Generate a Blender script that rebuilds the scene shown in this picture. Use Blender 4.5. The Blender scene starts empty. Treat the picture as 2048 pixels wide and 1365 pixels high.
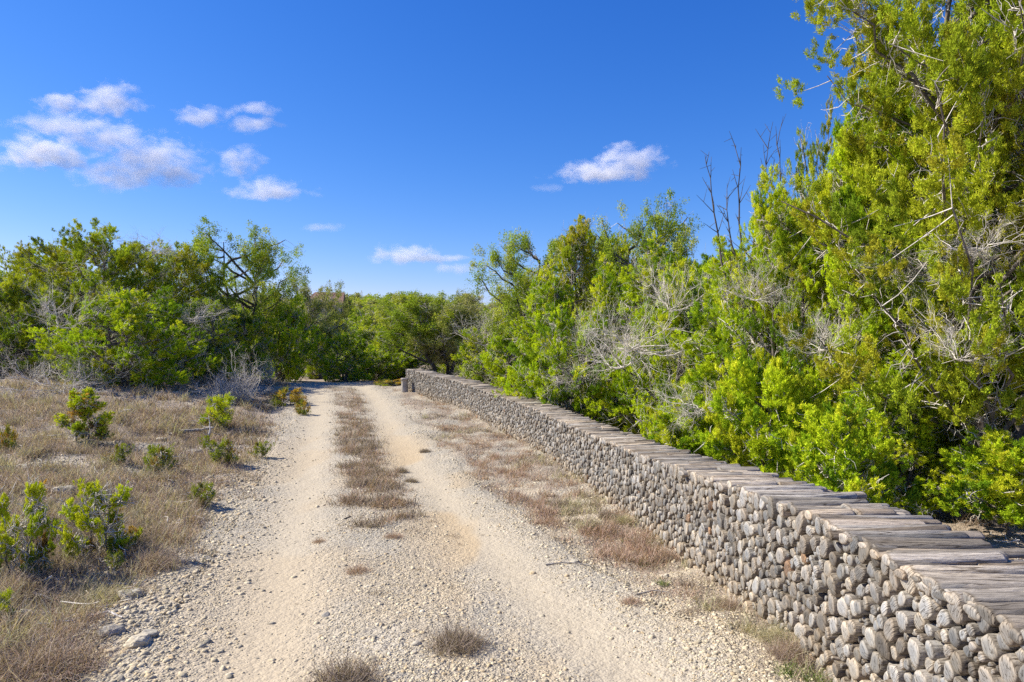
import bpy, math, random
import numpy as np
from mathutils import Vector
R_ = math.radians
scene = bpy.context.scene
COL = scene.collection

# ------------------------------------------------------------------ camera
CAM_H = 1.70
cd = bpy.data.cameras.new("camera")
cd.lens = 24.0; cd.sensor_width = 36.0; cd.clip_start = 0.05; cd.clip_end = 20000
cam = bpy.data.objects.new("camera", cd); COL.objects.link(cam)
cam.location = (0, 0, CAM_H)
cam.rotation_euler = (R_(90 + 0.40), 0, 0)
scene.camera = cam

# ------------------------------------------------------------------ light
SUN_EL = 41.0
SUN_DIR = Vector((-0.97, 0.12, 0)).normalized()           # horizontal direction towards the sun
az = math.atan2(SUN_DIR.x, SUN_DIR.y)                      # clockwise from +Y
world = bpy.data.worlds.new("World"); scene.world = world
world.use_nodes = True
wn = world.node_tree.nodes; wl = world.node_tree.links
wn.clear()
sky = wn.new("ShaderNodeTexSky"); sky.sky_type = 'NISHITA'; sky.sun_disc = False
sky.sun_elevation = R_(SUN_EL); sky.sun_rotation = az
sky.air_density = 1.0; sky.dust_density = 0.1; sky.ozone_density = 1.8; sky.altitude = 0
hs = wn.new("ShaderNodeHueSaturation"); hs.inputs['Saturation'].default_value = 1.16
hs.inputs['Hue'].default_value = 0.507
bg = wn.new("ShaderNodeBackground"); bg.inputs['Strength'].default_value = 0.125
wo = wn.new("ShaderNodeOutputWorld")
# deepen the sky's blue: out = a * (k c) ^ g / k, per channel
SKY_K = 0.179   # display value of the raw sky the three exponents were fitted at
sep = wn.new("ShaderNodeSeparateColor"); cmb = wn.new("ShaderNodeCombineColor")
wl.new(sky.outputs[0], hs.inputs['Color']); wl.new(hs.outputs[0], sep.inputs[0])
for ch, (a_, g_) in enumerate(((0.60, 1.60), (0.53, 1.08), (0.79, 0.80))):
    m1 = wn.new("ShaderNodeMath"); m1.operation = 'MULTIPLY'; m1.inputs[1].default_value = SKY_K
    m2 = wn.new("ShaderNodeMath"); m2.operation = 'POWER'; m2.inputs[1].default_value = g_
    m3 = wn.new("ShaderNodeMath"); m3.operation = 'MULTIPLY'; m3.inputs[1].default_value = a_ / SKY_K
    wl.new(sep.outputs[ch], m1.inputs[0]); wl.new(m1.outputs[0], m2.inputs[0]); wl.new(m2.outputs[0], m3.inputs[0]); wl.new(m3.outputs[0], cmb.inputs[ch])
wl.new(cmb.outputs[0], bg.inputs[0]); wl.new(bg.outputs[0], wo.inputs[0])

ld = bpy.data.lights.new("sun", 'SUN'); ld.energy = 5.0; ld.angle = R_(0.5); ld.color = (1.0, 0.93, 0.80)
sun = bpy.data.objects.new("sun", ld); COL.objects.link(sun)
to_sun = Vector((SUN_DIR.x * math.cos(R_(SUN_EL)), SUN_DIR.y * math.cos(R_(SUN_EL)), math.sin(R_(SUN_EL))))
sun.rotation_euler = to_sun.to_track_quat('Z', 'Y').to_euler()
sun.location = (-20, 0, 30)

scene.view_settings.view_transform = 'Standard'; scene.view_settings.look = 'None'
scene.view_settings.exposure = 0.80; scene.view_settings.gamma = 1.0
scene.view_settings.use_curve_mapping = False
scene.cycles.max_bounces = 12; scene.cycles.diffuse_bounces = 3; scene.cycles.transmission_bounces = 4
scene.cycles.transparent_max_bounces = 4; scene.cycles.volume_bounces = 10
scene.cycles.volume_max_steps = 256; scene.cycles.volume_step_rate = 0.5
scene.cycles.use_denoising = False; scene.cycles.use_adaptive_sampling = False

# ------------------------------------------------------------------ helpers
def smooth(t): t = np.clip(t, 0, 1); return t * t * (3 - 2 * t)
_nt = np.random.default_rng(5).random((256, 256))
def vnoise(x, y):
    xi = np.floor(x).astype(int); yi = np.floor(y).astype(int)
    fx = x - xi; fy = y - yi; fx = fx * fx * (3 - 2 * fx); fy = fy * fy * (3 - 2 * fy)
    a = _nt[xi & 255, yi & 255]; b = _nt[(xi + 1) & 255, yi & 255]
    c = _nt[xi & 255, (yi + 1) & 255]; d = _nt[(xi + 1) & 255, (yi + 1) & 255]
    return (a * (1 - fx) + b * fx) * (1 - fy) + (c * (1 - fx) + d * fx) * fy
def fbm(x, y, o=3):
    s = 0; a = 0.5; n = 0
    for k in range(o):
        s = s + a * vnoise(x * 2 ** k + 17 * k, y * 2 ** k + 31 * k); n += a; a *= 0.5
    return s / n

def tag(o, label=None, cat=None, group=None, kind=None):
    if label: o["label"] = label
    if cat: o["category"] = cat
    if group: o["group"] = group
    if kind: o["kind"] = kind
    return o

def mesh_from(name, V, F, mat=None, col=None, vec=None, smooth_shade=False):
    """V (n,3), F (m,3|4) arrays -> mesh data; col (n,3) -> colour attribute; vec dict of (n,3) attributes"""
    V = np.asarray(V, dtype=np.float32); F = np.asarray(F, dtype=np.int32)
    me = bpy.data.meshes.new(name)
    me.vertices.add(len(V)); me.vertices.foreach_set("co", V.ravel())
    k = F.shape[1]
    me.loops.add(F.size); me.loops.foreach_set("vertex_index", F.ravel())
    me.polygons.add(len(F))
    me.polygons.foreach_set("loop_start", np.arange(0, F.size, k, dtype=np.int32))
    if smooth_shade: me.polygons.foreach_set("use_smooth", np.ones(len(F), dtype=bool))
    if col is not None:
        a = me.color_attributes.new("col", 'FLOAT_COLOR', 'POINT')
        c = np.ones((len(V), 4), dtype=np.float32); c[:, :3] = col
        a.data.foreach_set("color", c.ravel())
    if vec:
        for nm, arr in vec.items():
            a = me.attributes.new(nm, 'FLOAT_VECTOR', 'POINT')
            a.data.foreach_set("vector", np.asarray(arr, dtype=np.float32).ravel())
    me.update(calc_edges=True)
    if mat: me.materials.append(mat)
    return me

def link(name, me, parent=None, loc=(0, 0, 0), rotz=0.0):
    o = bpy.data.objects.new(name, me); COL.objects.link(o)
    o.location = loc; o.rotation_euler = (0, 0, rotz)
    if parent: o.parent = parent
    return o
def empty(name, loc, rotz=0.0):
    o = bpy.data.objects.new(name, None); COL.objects.link(o)
    o.location = loc; o.rotation_euler = (0, 0, rotz); o.empty_display_size = 0.2
    return o

class Acc:
    """collects vertex/face arrays"""
    def __init__(s): s.V = []; s.F = []; s.C = []; s.X = {}; s.n = 0
    def add(s, V, F, C=None, **X):
        s.V.append(V); s.F.append(F + s.n); s.n += len(V)
        if C is not None: s.C.append(C)
        for k, v in X.items(): s.X.setdefault(k, []).append(v)
    def mesh(s, name, mat, smooth_shade=False):
        return mesh_from(name, np.concatenate(s.V), np.concatenate(s.F), mat,
                         np.concatenate(s.C) if s.C else None,
                         {k: np.concatenate(v) for k, v in s.X.items()}, smooth_shade)

def nrm(a): return a / np.maximum(np.linalg.norm(a, axis=-1, keepdims=True), 1e-9)

def tubes(P, rad, sides=4):
    """P (n,k,3) polylines, rad (n,k) -> open tubes"""
    n, k, _ = P.shape
    T = np.empty_like(P); T[:, 1:-1] = P[:, 2:] - P[:, :-2]; T[:, 0] = P[:, 1] - P[:, 0]; T[:, -1] = P[:, -1] - P[:, -2]
    T = nrm(T)
    ref = np.where(np.abs(T[:, :1, 2:3]) > 0.8, np.array([[[1.0, 0, 0]]]), np.array([[[0, 0, 1.0]]]))
    ref = np.broadcast_to(ref, P.shape)
    A = nrm(np.cross(T, ref)); B = np.cross(T, A)
    ang = np.arange(sides) * 2 * math.pi / sides
    V = P[:, :, None] + rad[:, :, None, None] * (A[:, :, None] * np.cos(ang)[None, None, :, None] + B[:, :, None] * np.sin(ang)[None, None, :, None])
    base = (np.arange(n) * k * sides)[:, None, None] + (np.arange(k - 1) * sides)[None, :, None]
    j = np.arange(sides)[None, None]; j2 = (j + 1) % sides
    F = np.stack([base + j, base + j2, base + sides + j2, base + sides + j], -1).reshape(-1, 4)
    return V.reshape(-1, 3), F

def kites(P, D, L, W, rng, face=None):
    n = len(P)
    ref = rng.normal(size=(n, 3))
    if face is not None: ref = face * 1.5 + ref * .8
    S = nrm(np.cross(D, ref))
    N = np.cross(D, S)
    L = L[:, None]; W = W[:, None]
    mid = P + D * L * 0.5
    V = np.stack([P, mid + S * W * 0.5, P + D * L + N * L * 0.12, mid - S * W * 0.5], 1).reshape(-1, 3)
    F = np.arange(n * 4).reshape(n, 4)
    return V, F

def needles(P, D, L, W, rng, face):
    n = len(P)
    S = nrm(np.cross(D, face * 1.5 + rng.normal(size=(n, 3)) * .8)); L = L[:, None]; W = W[:, None]
    V = np.stack([P - S * W * .5, P + S * W * .5, P + D * L], 1).reshape(-1, 3)
    return V, np.arange(n * 3).reshape(n, 3)

# ------------------------------------------------------------------ materials
def new_mat(name):
    m = bpy.data.materials.new(name); m.use_nodes = True
    m.node_tree.nodes.clear(); return m, m.node_tree.nodes, m.node_tree.links
def N(nodes, t, **kw):
    n = nodes.new(t)
    for k, v in kw.items():
        if k in n.inputs: n.inputs[k].default_value = v
        else: setattr(n, k, v)
    return n
def ramp(nodes, stops):
    n = nodes.new("ShaderNodeValToRGB"); e = n.color_ramp.elements
    e[0].position, e[0].color = stops[0][0], (*stops[0][1], 1); e[1].position, e[1].color = stops[-1][0], (*stops[-1][1], 1)
    for p, c in stops[1:-1]:
        x = e.new(p); x.color = (*c, 1)
    return n
def mixc(nodes, links, fac, a, b, blend='MIX'):
    m = nodes.new("ShaderNodeMix"); m.data_type = 'RGBA'; m.blend_type = blend
    for idx, v in ((0, fac), (6, a), (7, b)):
        if isinstance(v, bpy.types.NodeSocket): links.new(v, m.inputs[idx])
        elif idx == 0: m.inputs[0].default_value = v
        else: m.inputs[idx].default_value = (*v, 1)
    return m.outputs[2]

def leaf_material(name, trans=0.35):
    m, n, l = new_mat(name)
    a = N(n, "ShaderNodeVertexColor", layer_name="col")
    d = N(n, "ShaderNodeBsdfDiffuse"); t = N(n, "ShaderNodeBsdfTranslucent")
    mx = N(n, "ShaderNodeMixShader"); mx.inputs[0].default_value = trans
    o = N(n, "ShaderNodeOutputMaterial")
    g = N(n, "ShaderNodeMix"); g.data_type = 'RGBA'; g.blend_type = 'MULTIPLY'; g.inputs[0].default_value = 1
    g.inputs[7].default_value = (1.25, 1.3, 0.7, 1)
    l.new(a.outputs[0], d.inputs[0]); l.new(a.outputs[0], g.inputs[6]); l.new(g.outputs[2], t.inputs[0])
    l.new(d.outputs[0], mx.inputs[1]); l.new(t.outputs[0], mx.inputs[2]); l.new(mx.outputs[0], o.inputs[0])
    return m
M_LEAF = leaf_material("foliage", 0.29)
M_GRASS = leaf_material("grass_blades", 0.25)

def wood_material(name, c1, c2, scale=(18, 18, 3), rough=0.9):
    m, n, l = new_mat(name)
    tc = N(n, "ShaderNodeTexCoord"); mp = N(n, "ShaderNodeMapping"); mp.inputs['Scale'].default_value = scale
    nz = N(n, "ShaderNodeTexNoise"); nz.inputs['Scale'].default_value = 1.0; nz.inputs['Detail'].default_value = 6
    rp = ramp(n, [(0.3, c1), (0.7, c2)])
    b = N(n, "ShaderNodeBump"); b.inputs['Strength'].default_value = 0.7; b.inputs['Distance'].default_value = 0.02
    p = N(n, "ShaderNodeBsdfPrincipled"); p.inputs['Roughness'].default_value = rough
    p.inputs['Specular IOR Level'].default_value = 0.2
    o = N(n, "ShaderNodeOutputMaterial")
    l.new(tc.outputs['Object'], mp.inputs[0]); l.new(mp.outputs[0], nz.inputs['Vector']); l.new(nz.outputs[0], rp.inputs[0])
    l.new(rp.outputs[0], p.inputs['Base Color']); l.new(nz.outputs[0], b.inputs['Height']); l.new(b.outputs[0], p.inputs['Normal'])
    l.new(p.outputs[0], o.inputs[0]); return m
M_BARK = wood_material("juniper_bark", (0.07, 0.055, 0.045), (0.24, 0.21, 0.18))
M_OAKBARK = wood_material("oak_bark", (0.035, 0.03, 0.027), (0.13, 0.115, 0.10))
M_TWIG = wood_material("bare_twig", (0.42, 0.38, 0.33), (0.74, 0.69, 0.61))
M_GREYWOOD = wood_material("weathered_wood", (0.17, 0.15, 0.13), (0.46, 0.42, 0.37), (30, 30, 4))

# limestone ground: colour zones carried by the 'zone' attribute (x: packed rut, y: dry litter, z: ochre soil)
def ground_material():
    m, n, l = new_mat("limestone_ground")
    geo = N(n, "ShaderNodeNewGeometry"); at = N(n, "ShaderNodeAttribute", attribute_name="zone")
    sx = N(n, "ShaderNodeSeparateXYZ"); l.new(at.outputs['Vector'], sx.inputs[0])
    pos = geo.outputs['Position']
    # pebbles at two sizes
    def vor(scale, rnd=1.0):
        v = N(n, "ShaderNodeTexVoronoi"); v.inputs['Scale'].default_value = scale; v.inputs['Randomness'].default_value = rnd
        l.new(pos, v.inputs['Vector']); return v
    wn_ = N(n, "ShaderNodeTexNoise"); wn_.inputs['Scale'].default_value = 14; wn_.inputs['Detail'].default_value = 3; l.new(pos, wn_.inputs['Vector'])
    v1 = vor(62); v2 = vor(24)
    rgb1 = N(n, "ShaderNodeSeparateColor"); l.new(v1.outputs['Color'], rgb1.inputs[0])
    rgb2 = N(n, "ShaderNodeSeparateColor"); l.new(v2.outputs['Color'], rgb2.inputs[0])
    peb = ramp(n, [(0.0, (0.33, 0.29, 0.225)), (0.3, (0.46, 0.405, 0.31)), (0.6, (0.57, 0.50, 0.38)), (1.0, (0.72, 0.655, 0.53))])
    l.new(rgb1.outputs[0], peb.inputs[0])
    peb2 = ramp(n, [(0.0, (0.32, 0.29, 0.24)), (0.5, (0.50, 0.45, 0.36)), (1.0, (0.67, 0.61, 0.50))])
    l.new(rgb2.outputs[0], peb2.inputs[0])
    big = N(n, "ShaderNodeTexNoise"); big.inputs['Scale'].default_value = 1.6; big.inputs['Detail'].default_value = 6; l.new(pos, big.inputs['Vector'])
    fine = N(n, "ShaderNodeTexNoise"); fine.inputs['Scale'].default_value = 90; fine.inputs['Detail'].default_value = 4; l.new(pos, fine.inputs['Vector'])
    dustr = ramp(n, [(0.3, (0.52, 0.44, 0.31)), (0.7, (0.65, 0.565, 0.42))]); l.new(fine.outputs[0], dustr.inputs[0])
    gv = mixc(n, l, 0.45, peb.outputs[0], peb2.outputs[0])
    # more dust in the wheel tracks
    mth = N(n, "ShaderNodeMath", operation='MULTIPLY_ADD'); mth.inputs[1].default_value = 0.62; mth.inputs[2].default_value = 0.22; l.new(sx.outputs[0], mth.inputs[0])
    base = mixc(n, l, mth.outputs[0], gv, dustr.outputs[0])
    # grey lichen limestone patches away from the tracks
    gr = ramp(n, [(0.46, (0, 0, 0)), (0.60, (1, 1, 1))]); l.new(big.outputs[0], gr.inputs[0])
    inv = N(n, "ShaderNodeMath", operation='SUBTRACT'); inv.inputs[0].default_value = 1; l.new(sx.outputs[0], inv.inputs[1])
    mg = N(n, "ShaderNodeMath", operation='MULTIPLY'); l.new(gr.outputs[0], mg.inputs[0]); l.new(inv.outputs[0], mg.inputs[1])
    mg2 = N(n, "ShaderNodeMath", operation='MULTIPLY'); l.new(mg.outputs[0], mg2.inputs[0]); mg2.inputs[1].default_value = 0.55
    base = mixc(n, l, mg2.outputs[0], base, (0.40, 0.375, 0.315))
    # ochre soil
    oc = N(n, "ShaderNodeMath", operation='MULTIPLY'); l.new(sx.outputs[2], oc.inputs[0]); oc.inputs[1].default_value = 0.72
    base = mixc(n, l, oc.outputs[0], base, (0.60, 0.455, 0.27))
    # litter soil
    lit = ramp(n, [(0.3, (0.24, 0.175, 0.13)), (0.7, (0.46, 0.36, 0.275))]); l.new(fine.outputs[0], lit.inputs[0])
    ly = N(n, "ShaderNodeMath", operation='MULTIPLY'); l.new(sx.outputs[1], ly.inputs[0]); ly.inputs[1].default_value = 0.85
    base = mixc(n, l, ly.outputs[0], base, lit.outputs[0])
    base = mixc(n, l, 1.0, base, (.77, .765, .77), 'MULTIPLY')
    p = N(n, "ShaderNodeBsdfPrincipled"); p.inputs['Roughness'].default_value = 0.95; p.inputs['Specular IOR Level'].default_value = 0.1
    l.new(base, p.inputs['Base Color'])
    # relief
    s1 = N(n, "ShaderNodeMath", operation='MULTIPLY'); l.new(v1.outputs['Distance'], s1.inputs[0]); s1.inputs[1].default_value = -0.45
    s2 = N(n, "ShaderNodeMath", operation='MULTIPLY_ADD'); l.new(v2.outputs['Distance'], s2.inputs[0]); s2.inputs[1].default_value = -0.8; l.new(s1.outputs[0], s2.inputs[2])
    s3 = N(n, "ShaderNodeMath", operation='MULTIPLY_ADD'); l.new(fine.outputs[0], s3.inputs[0]); s3.inputs[1].default_value = 0.5; l.new(s2.outputs[0], s3.inputs[2])
    st = N(n, "ShaderNodeMath", operation='MULTIPLY_ADD'); l.new(sx.outputs[0], st.inputs[0]); st.inputs[1].default_value = -0.6; st.inputs[2].default_value = 1.0
    b = N(n, "ShaderNodeBump"); b.inputs['Distance'].default_value = 0.022
    l.new(st.outputs[0], b.inputs['Strength']); l.new(s3.outputs[0], b.inputs['Height']); l.new(b.outputs[0], p.inputs['Normal'])
    o = N(n, "ShaderNodeOutputMaterial"); l.new(p.outputs[0], o.inputs[0]); return m
M_GROUND = ground_material()

def stone_material():
    m, n, l = new_mat("limestone")
    a = N(n, "ShaderNodeVertexColor", layer_name="col")
    geo = N(n, "ShaderNodeNewGeometry")
    nz = N(n, "ShaderNodeTexNoise"); nz.inputs['Scale'].default_value = 45; nz.inputs['Detail'].default_value = 6; l.new(geo.outputs['Position'], nz.inputs['Vector'])
    r = ramp(n, [(0.3, (0.62, 0.61, 0.60)), (0.7, (1.15, 1.14, 1.12))]); l.new(nz.outputs[0], r.inputs[0])
    c = mixc(n, l, 1.0, a.outputs[0], r.outputs[0], 'MULTIPLY')
    p = N(n, "ShaderNodeBsdfPrincipled"); p.inputs['Roughness'].default_value = 0.95; p.inputs['Specular IOR Level'].default_value = 0.1
    b = N(n, "ShaderNodeBump"); b.inputs['Strength'].default_value = 0.6; b.inputs['Distance'].default_value = 0.01
    l.new(nz.outputs[0], b.inputs['Height']); l.new(b.outputs[0], p.inputs['Normal'])
    l.new(c, p.inputs['Base Color'])
    o = N(n, "ShaderNodeOutputMaterial"); l.new(p.outputs[0], o.inputs[0]); return m
M_STONE = stone_material()

def log_material():
    """'loc' attribute: x,y in the cross-section (metres, plus a per-log offset), z along the log; 'tone': x end flag, y radius ratio, z random"""
    m, n, l = new_mat("weathered_log")
    a = N(n, "ShaderNodeVertexColor", layer_name="col")
    lc = N(n, "ShaderNodeAttribute", attribute_name="loc"); tn = N(n, "ShaderNodeAttribute", attribute_name="tone")
    ts = N(n, "ShaderNodeSeparateXYZ"); l.new(tn.outputs['Vector'], ts.inputs[0])
    # long grain on the sides
    mp = N(n, "ShaderNodeMapping"); mp.inputs['Scale'].default_value = (80, 80, 11); l.new(lc.outputs['Vector'], mp.inputs[0])
    g1 = N(n, "ShaderNodeTexNoise"); g1.inputs['Scale'].default_value = 1; g1.inputs['Detail'].default_value = 7; g1.inputs['Roughness'].default_value = .7; l.new(mp.outputs[0], g1.inputs['Vector'])
    side = ramp(n, [(0.32, (0.55, 0.50, 0.45)), (0.45, (.98, .92, .85)), (0.68, (1.50, 1.42, 1.31))]); l.new(g1.outputs[0], side.inputs[0])
    # saw streaks and blotches on the cut ends
    mp2 = N(n, "ShaderNodeMapping"); mp2.inputs['Scale'].default_value = (170, 14, 1); mp2.inputs['Rotation'].default_value = (0, 0, 0.5); l.new(lc.outputs['Vector'], mp2.inputs[0])
    g2 = N(n, "ShaderNodeTexNoise"); g2.inputs['Scale'].default_value = 1; g2.inputs['Detail'].default_value = 4; l.new(mp2.outputs[0], g2.inputs['Vector'])
    end = ramp(n, [(0.30, (0.74, 0.73, 0.72)), (0.5, (0.95, 0.95, 0.95)), (0.70, (1.10, 1.10, 1.09))]); l.new(g2.outputs[0], end.inputs[0])
    # darker heartwood, pale rim
    hr = ramp(n, [(0.0, (0.72, 0.745, 0.79)), (0.5, (0.82, 0.84, 0.87)), (0.75, (1.02, 1.0, 0.97)), (0.94, (1.16, 1.07, 0.95)), (1.0, (0.66, 0.60, 0.52))]); l.new(ts.outputs[1], hr.inputs[0])
    ec = mixc(n, l, 1.0, end.outputs[0], hr.outputs[0], 'MULTIPLY')
    # drying cracks: thin dark lines where a noise field crosses its middle value
    def cracks(sc, w):
        mpc = N(n, "ShaderNodeMapping"); mpc.inputs['Scale'].default_value = sc; l.new(lc.outputs['Vector'], mpc.inputs[0])
        g = N(n, "ShaderNodeTexNoise"); g.inputs['Scale'].default_value = 1; g.inputs['Detail'].default_value = 2; l.new(mpc.outputs[0], g.inputs['Vector'])
        s_ = N(n, "ShaderNodeMath", operation='SUBTRACT'); s_.inputs[1].default_value = .5; l.new(g.outputs[0], s_.inputs[0])
        a_ = N(n, "ShaderNodeMath", operation='ABSOLUTE'); l.new(s_.outputs[0], a_.inputs[0])
        r_ = ramp(n, [(0.0, (.22, .19, .16)), (w, (1, 1, 1))]); l.new(a_.outputs[0], r_.inputs[0]); return r_.outputs[0]
    ec = mixc(n, l, 1.0, ec, cracks((60, 14, 1), .022), 'MULTIPLY')
    sidec = mixc(n, l, 1.0, side.outputs[0], cracks((45, 45, 2.2), .030), 'MULTIPLY')
    sh = mixc(n, l, ts.outputs[0], sidec, ec)
    c = mixc(n, l, 1.0, a.outputs[0], sh, 'MULTIPLY')
    p = N(n, "ShaderNodeBsdfPrincipled"); p.inputs['Roughness'].default_value = 0.9; p.inputs['Specular IOR Level'].default_value = 0.15
    l.new(c, p.inputs['Base Color'])
    hb = N(n, "ShaderNodeMix"); hb.data_type = 'FLOAT'; l.new(ts.outputs[0], hb.inputs[0]); l.new(g1.outputs[0], hb.inputs[2]); l.new(g2.outputs[0], hb.inputs[3])
    b = N(n, "ShaderNodeBump"); b.inputs['Strength'].default_value = 0.8; b.inputs['Distance'].default_value = 0.012
    l.new(hb.outputs[0], b.inputs['Height']); l.new(b.outputs[0], p.inputs['Normal'])
    o = N(n, "ShaderNodeOutputMaterial"); l.new(p.outputs[0], o.inputs[0]); return m
M_LOG = log_material()

def plain(name, c, c2=None, scale=20):
    return wood_material(name, c, c2 or tuple(x * 1.3 for x in c), (scale, scale, scale))

# ------------------------------------------------------------------ terrain
_py = np.array([-8, 0, 3.6, 5.8, 7.4, 11.2, 17.5, 25.5, 29, 35, 50, 62, 130, 165, 400.])
_pz = np.array([0, 0, 0, -.17, -.26, -.40, -.33, .03, .10, -.1, -.2, .2, 7.6, 8.2, 5.])
_ty = np.linspace(-8, 400, 4081); _tz = np.interp(_ty, _py, _pz)
_k = np.hanning(21); _k /= _k.sum(); _tz = np.convolve(np.pad(_tz, 10, 'edge'), _k, 'valid')
_rx = (np.array([-8, 0, 4, 9.7, 16, 24, 29, 34, 40, 60.]), np.array([1.4, .5, -.45, -2.0, -3.65, -5.8, -7.6, -10.2, -15.5, -45.]))
_txr = np.interp(_ty, *_rx); _k2 = np.hanning(31); _k2 /= _k2.sum(); _txr = np.convolve(np.pad(_txr, 15, 'edge'), _k2, 'valid')
def xr(y): return np.interp(y, _ty, _txr)
_wp = np.polyfit([-3, 0, 3.6, 5.8, 7.4, 11.2, 17.5, 22, 25.5], [1.72, 1.68, 1.62, 1.54, 1.42, .92, -.50, -2.15, -3.95], 4)
def xw(y): return np.polyval(_wp, y)
def road_half(y): return 1.68 + 0 * y
def rutmask(x, y):
    u = x - xr(y)
    wob = 0.10 * (fbm(y * 0.7, y * 0 + 3.3) - .5)
    a = np.exp(-((u + 0.98 + wob) / 0.42) ** 2); b = np.exp(-((u - 0.92 + wob) / 0.42) ** 2)
    return np.clip(a + b, 0, 1)
def macro(x, y):
    z = np.interp(y, _ty, _tz)
    z = z + 0.42 * smooth((xr(y) - 2.0 - x) / 9.0) * smooth(y / 20.0) * smooth((70 - y) / 30)
    z = z + 0.30 * smooth((xr(y) - 1.9 - x) / 3.2) * smooth((y - 2) / 6.0) * smooth((60 - y) / 20)
    z = z + 0.25 * smooth((x - 6) / 12) * smooth(y / 12.0) * smooth((90 - y) / 30)
    return z
def H(x, y):
    x = np.asarray(x, dtype=float); y = np.asarray(y, dtype=float)
    u = np.abs(x - xr(y)); off = smooth((u - 1.4) / 0.8)
    z = macro(x, y)
    z = z + off * (0.20 * (fbm(x * .45, y * .45) - .5) + 0.15 * (fbm(x * 1.7 + 9, y * 1.7) - .5)) * smooth((70 - y) / 20)
    z = z + 0.02 * (fbm(x * 3.1, y * 3.1 + 5) - .5) - 0.035 * rutmask(x, y)
    z = z + 0.02 * (fbm(x * 9, y * 9) - .5) * (0.35 + off)
    z = z + (y > 60) * 1.2 * (fbm(x * .03, y * .03) - .5) * smooth((y - 60) / 30)
    return z
def litter_density(x, y):
    """0..1 how much dry grass grows here"""
    u = x - xr(y)
    rag = 0.55 * (fbm(x * 1.1 + 40, y * 1.1) - .5)
    n1 = fbm(x * 0.9 + 3, y * 0.9 + 8); n2 = fbm(x * 3.2, y * 3.2 + 50)
    left = smooth((-u - 1.72 + rag) / 0.5) * smooth((n1 * .6 + n2 * .55 - 0.41) / 0.09)
    left = left * (0.4 + 0.6 * smooth((-u - 2.0) / .6)) 
    cen = smooth((0.50 - np.abs(u - .02) + rag * .5) / 0.20) * smooth((y - 6.8) / 2.0) * smooth((n2 - .40) / .12) * smooth((27.5 - y) / 2)
    dw = xw(y) - x
    right = (dw > -0.02) * smooth((u - 1.55 + rag) / 0.4) * smooth((n1 * .4 + n2 * .75 - 0.46) / 0.13) * smooth((y - 2.6) / 3.5)
    right = np.maximum(right, (dw > 0) * smooth((0.42 + rag * .5 - dw) / 0.25) * smooth((n2 - .34) / .2) * .9)
    back = (dw < -0.62) * smooth((n1 - .45) / .2) * 0.6
    far = (y > 27) * smooth((np.abs(u) - 1.7) / .5)
    return np.clip(np.maximum.reduce([left * (u < 0), cen, right, back, far * .7]), 0, 1)
def zones(x, y):
    rut = rutmask(x, y) * (1 - smooth((np.abs(x - xr(y)) - 1.5) / .4))
    lit = litter_density(x, y) * .7
    dw = xw(y) - x
    lit = np.maximum(lit, (dw < -.4) * .85 * smooth((y - 0) / 2)) 
    och = smooth((fbm(x * 1.3 + 70, y * .55 + 20) - .44) / .16) * (0.35 + .65 * np.exp(-((x - xr(y) - .85) / .55) ** 2)) * smooth((20 - y) / 8) * (np.abs(x - xr(y)) < 2.6)
    och = och * (1 - lit)
    return np.stack([rut, lit, och], -1)

def grid_mesh(xs2d, ys2d, zs2d, name, mat):
    ny, nx = xs2d.shape
    V = np.stack([xs2d, ys2d, zs2d], -1).reshape(-1, 3)
    i = np.arange(ny - 1)[:, None] * nx + np.arange(nx - 1)[None]
    F = np.stack([i, i + 1, i + nx + 1, i + nx], -1).reshape(-1, 4)
    return mesh_from(name, V, F, mat, None, {"zone": zones(V[:, 0], V[:, 1])}, True)

def fan(d0, d1, n): return np.exp(np.linspace(math.log(d0), math.log(d1), n))
# ground rows spread out with distance
ys = np.concatenate([np.linspace(-9, 1.9, 50), fan(2, 420, 620)])
wid = np.maximum(14, np.abs(ys) * 1.9 + 8)
tx = np.linspace(-1, 1, 520); tx = np.sign(tx) * (0.35 * np.abs(tx) + 0.65 * np.abs(tx) ** 3)
X = tx[None] * wid[:, None]; Y = np.repeat(ys[:, None], len(tx), 1)
Z = H(X, Y); uu = np.abs(X - xr(Y)); Z = Z - 0.05 * smooth((1.68 - uu) / 0.25) * (Y < 44)
ground = link("ground", grid_mesh(X, Y, Z, "ground", M_GROUND)); tag(ground, kind="structure")
ground["label"] = "stony ground with dry soil and limestone"
# road sheet
ys = np.concatenate([np.linspace(-8, 1.9, 60), fan(2, 44, 520)])
tx = np.linspace(-1, 1, 150)
Y = np.repeat(ys[:, None], len(tx), 1)
hw = 1.80 + 0.25 * (fbm(ys * 1.3, ys * 0 + 7) - .5)
X = xr(Y) + tx[None] * hw[:, None]
Z = H(X, Y) + 0.008 - 0.045 * smooth((np.abs(tx)[None] - .90) / .10)
road = link("dirt_road", grid_mesh(X, Y, Z, "dirt_road", M_GROUND)); tag(road, "two rutted pale limestone dirt road", None, None, "structure")

def gz(x, y): return float(H(np.array([x]), np.array([y]))[0])
def at(px, d): return (px - 1024) / 1365.0 * d

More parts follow.
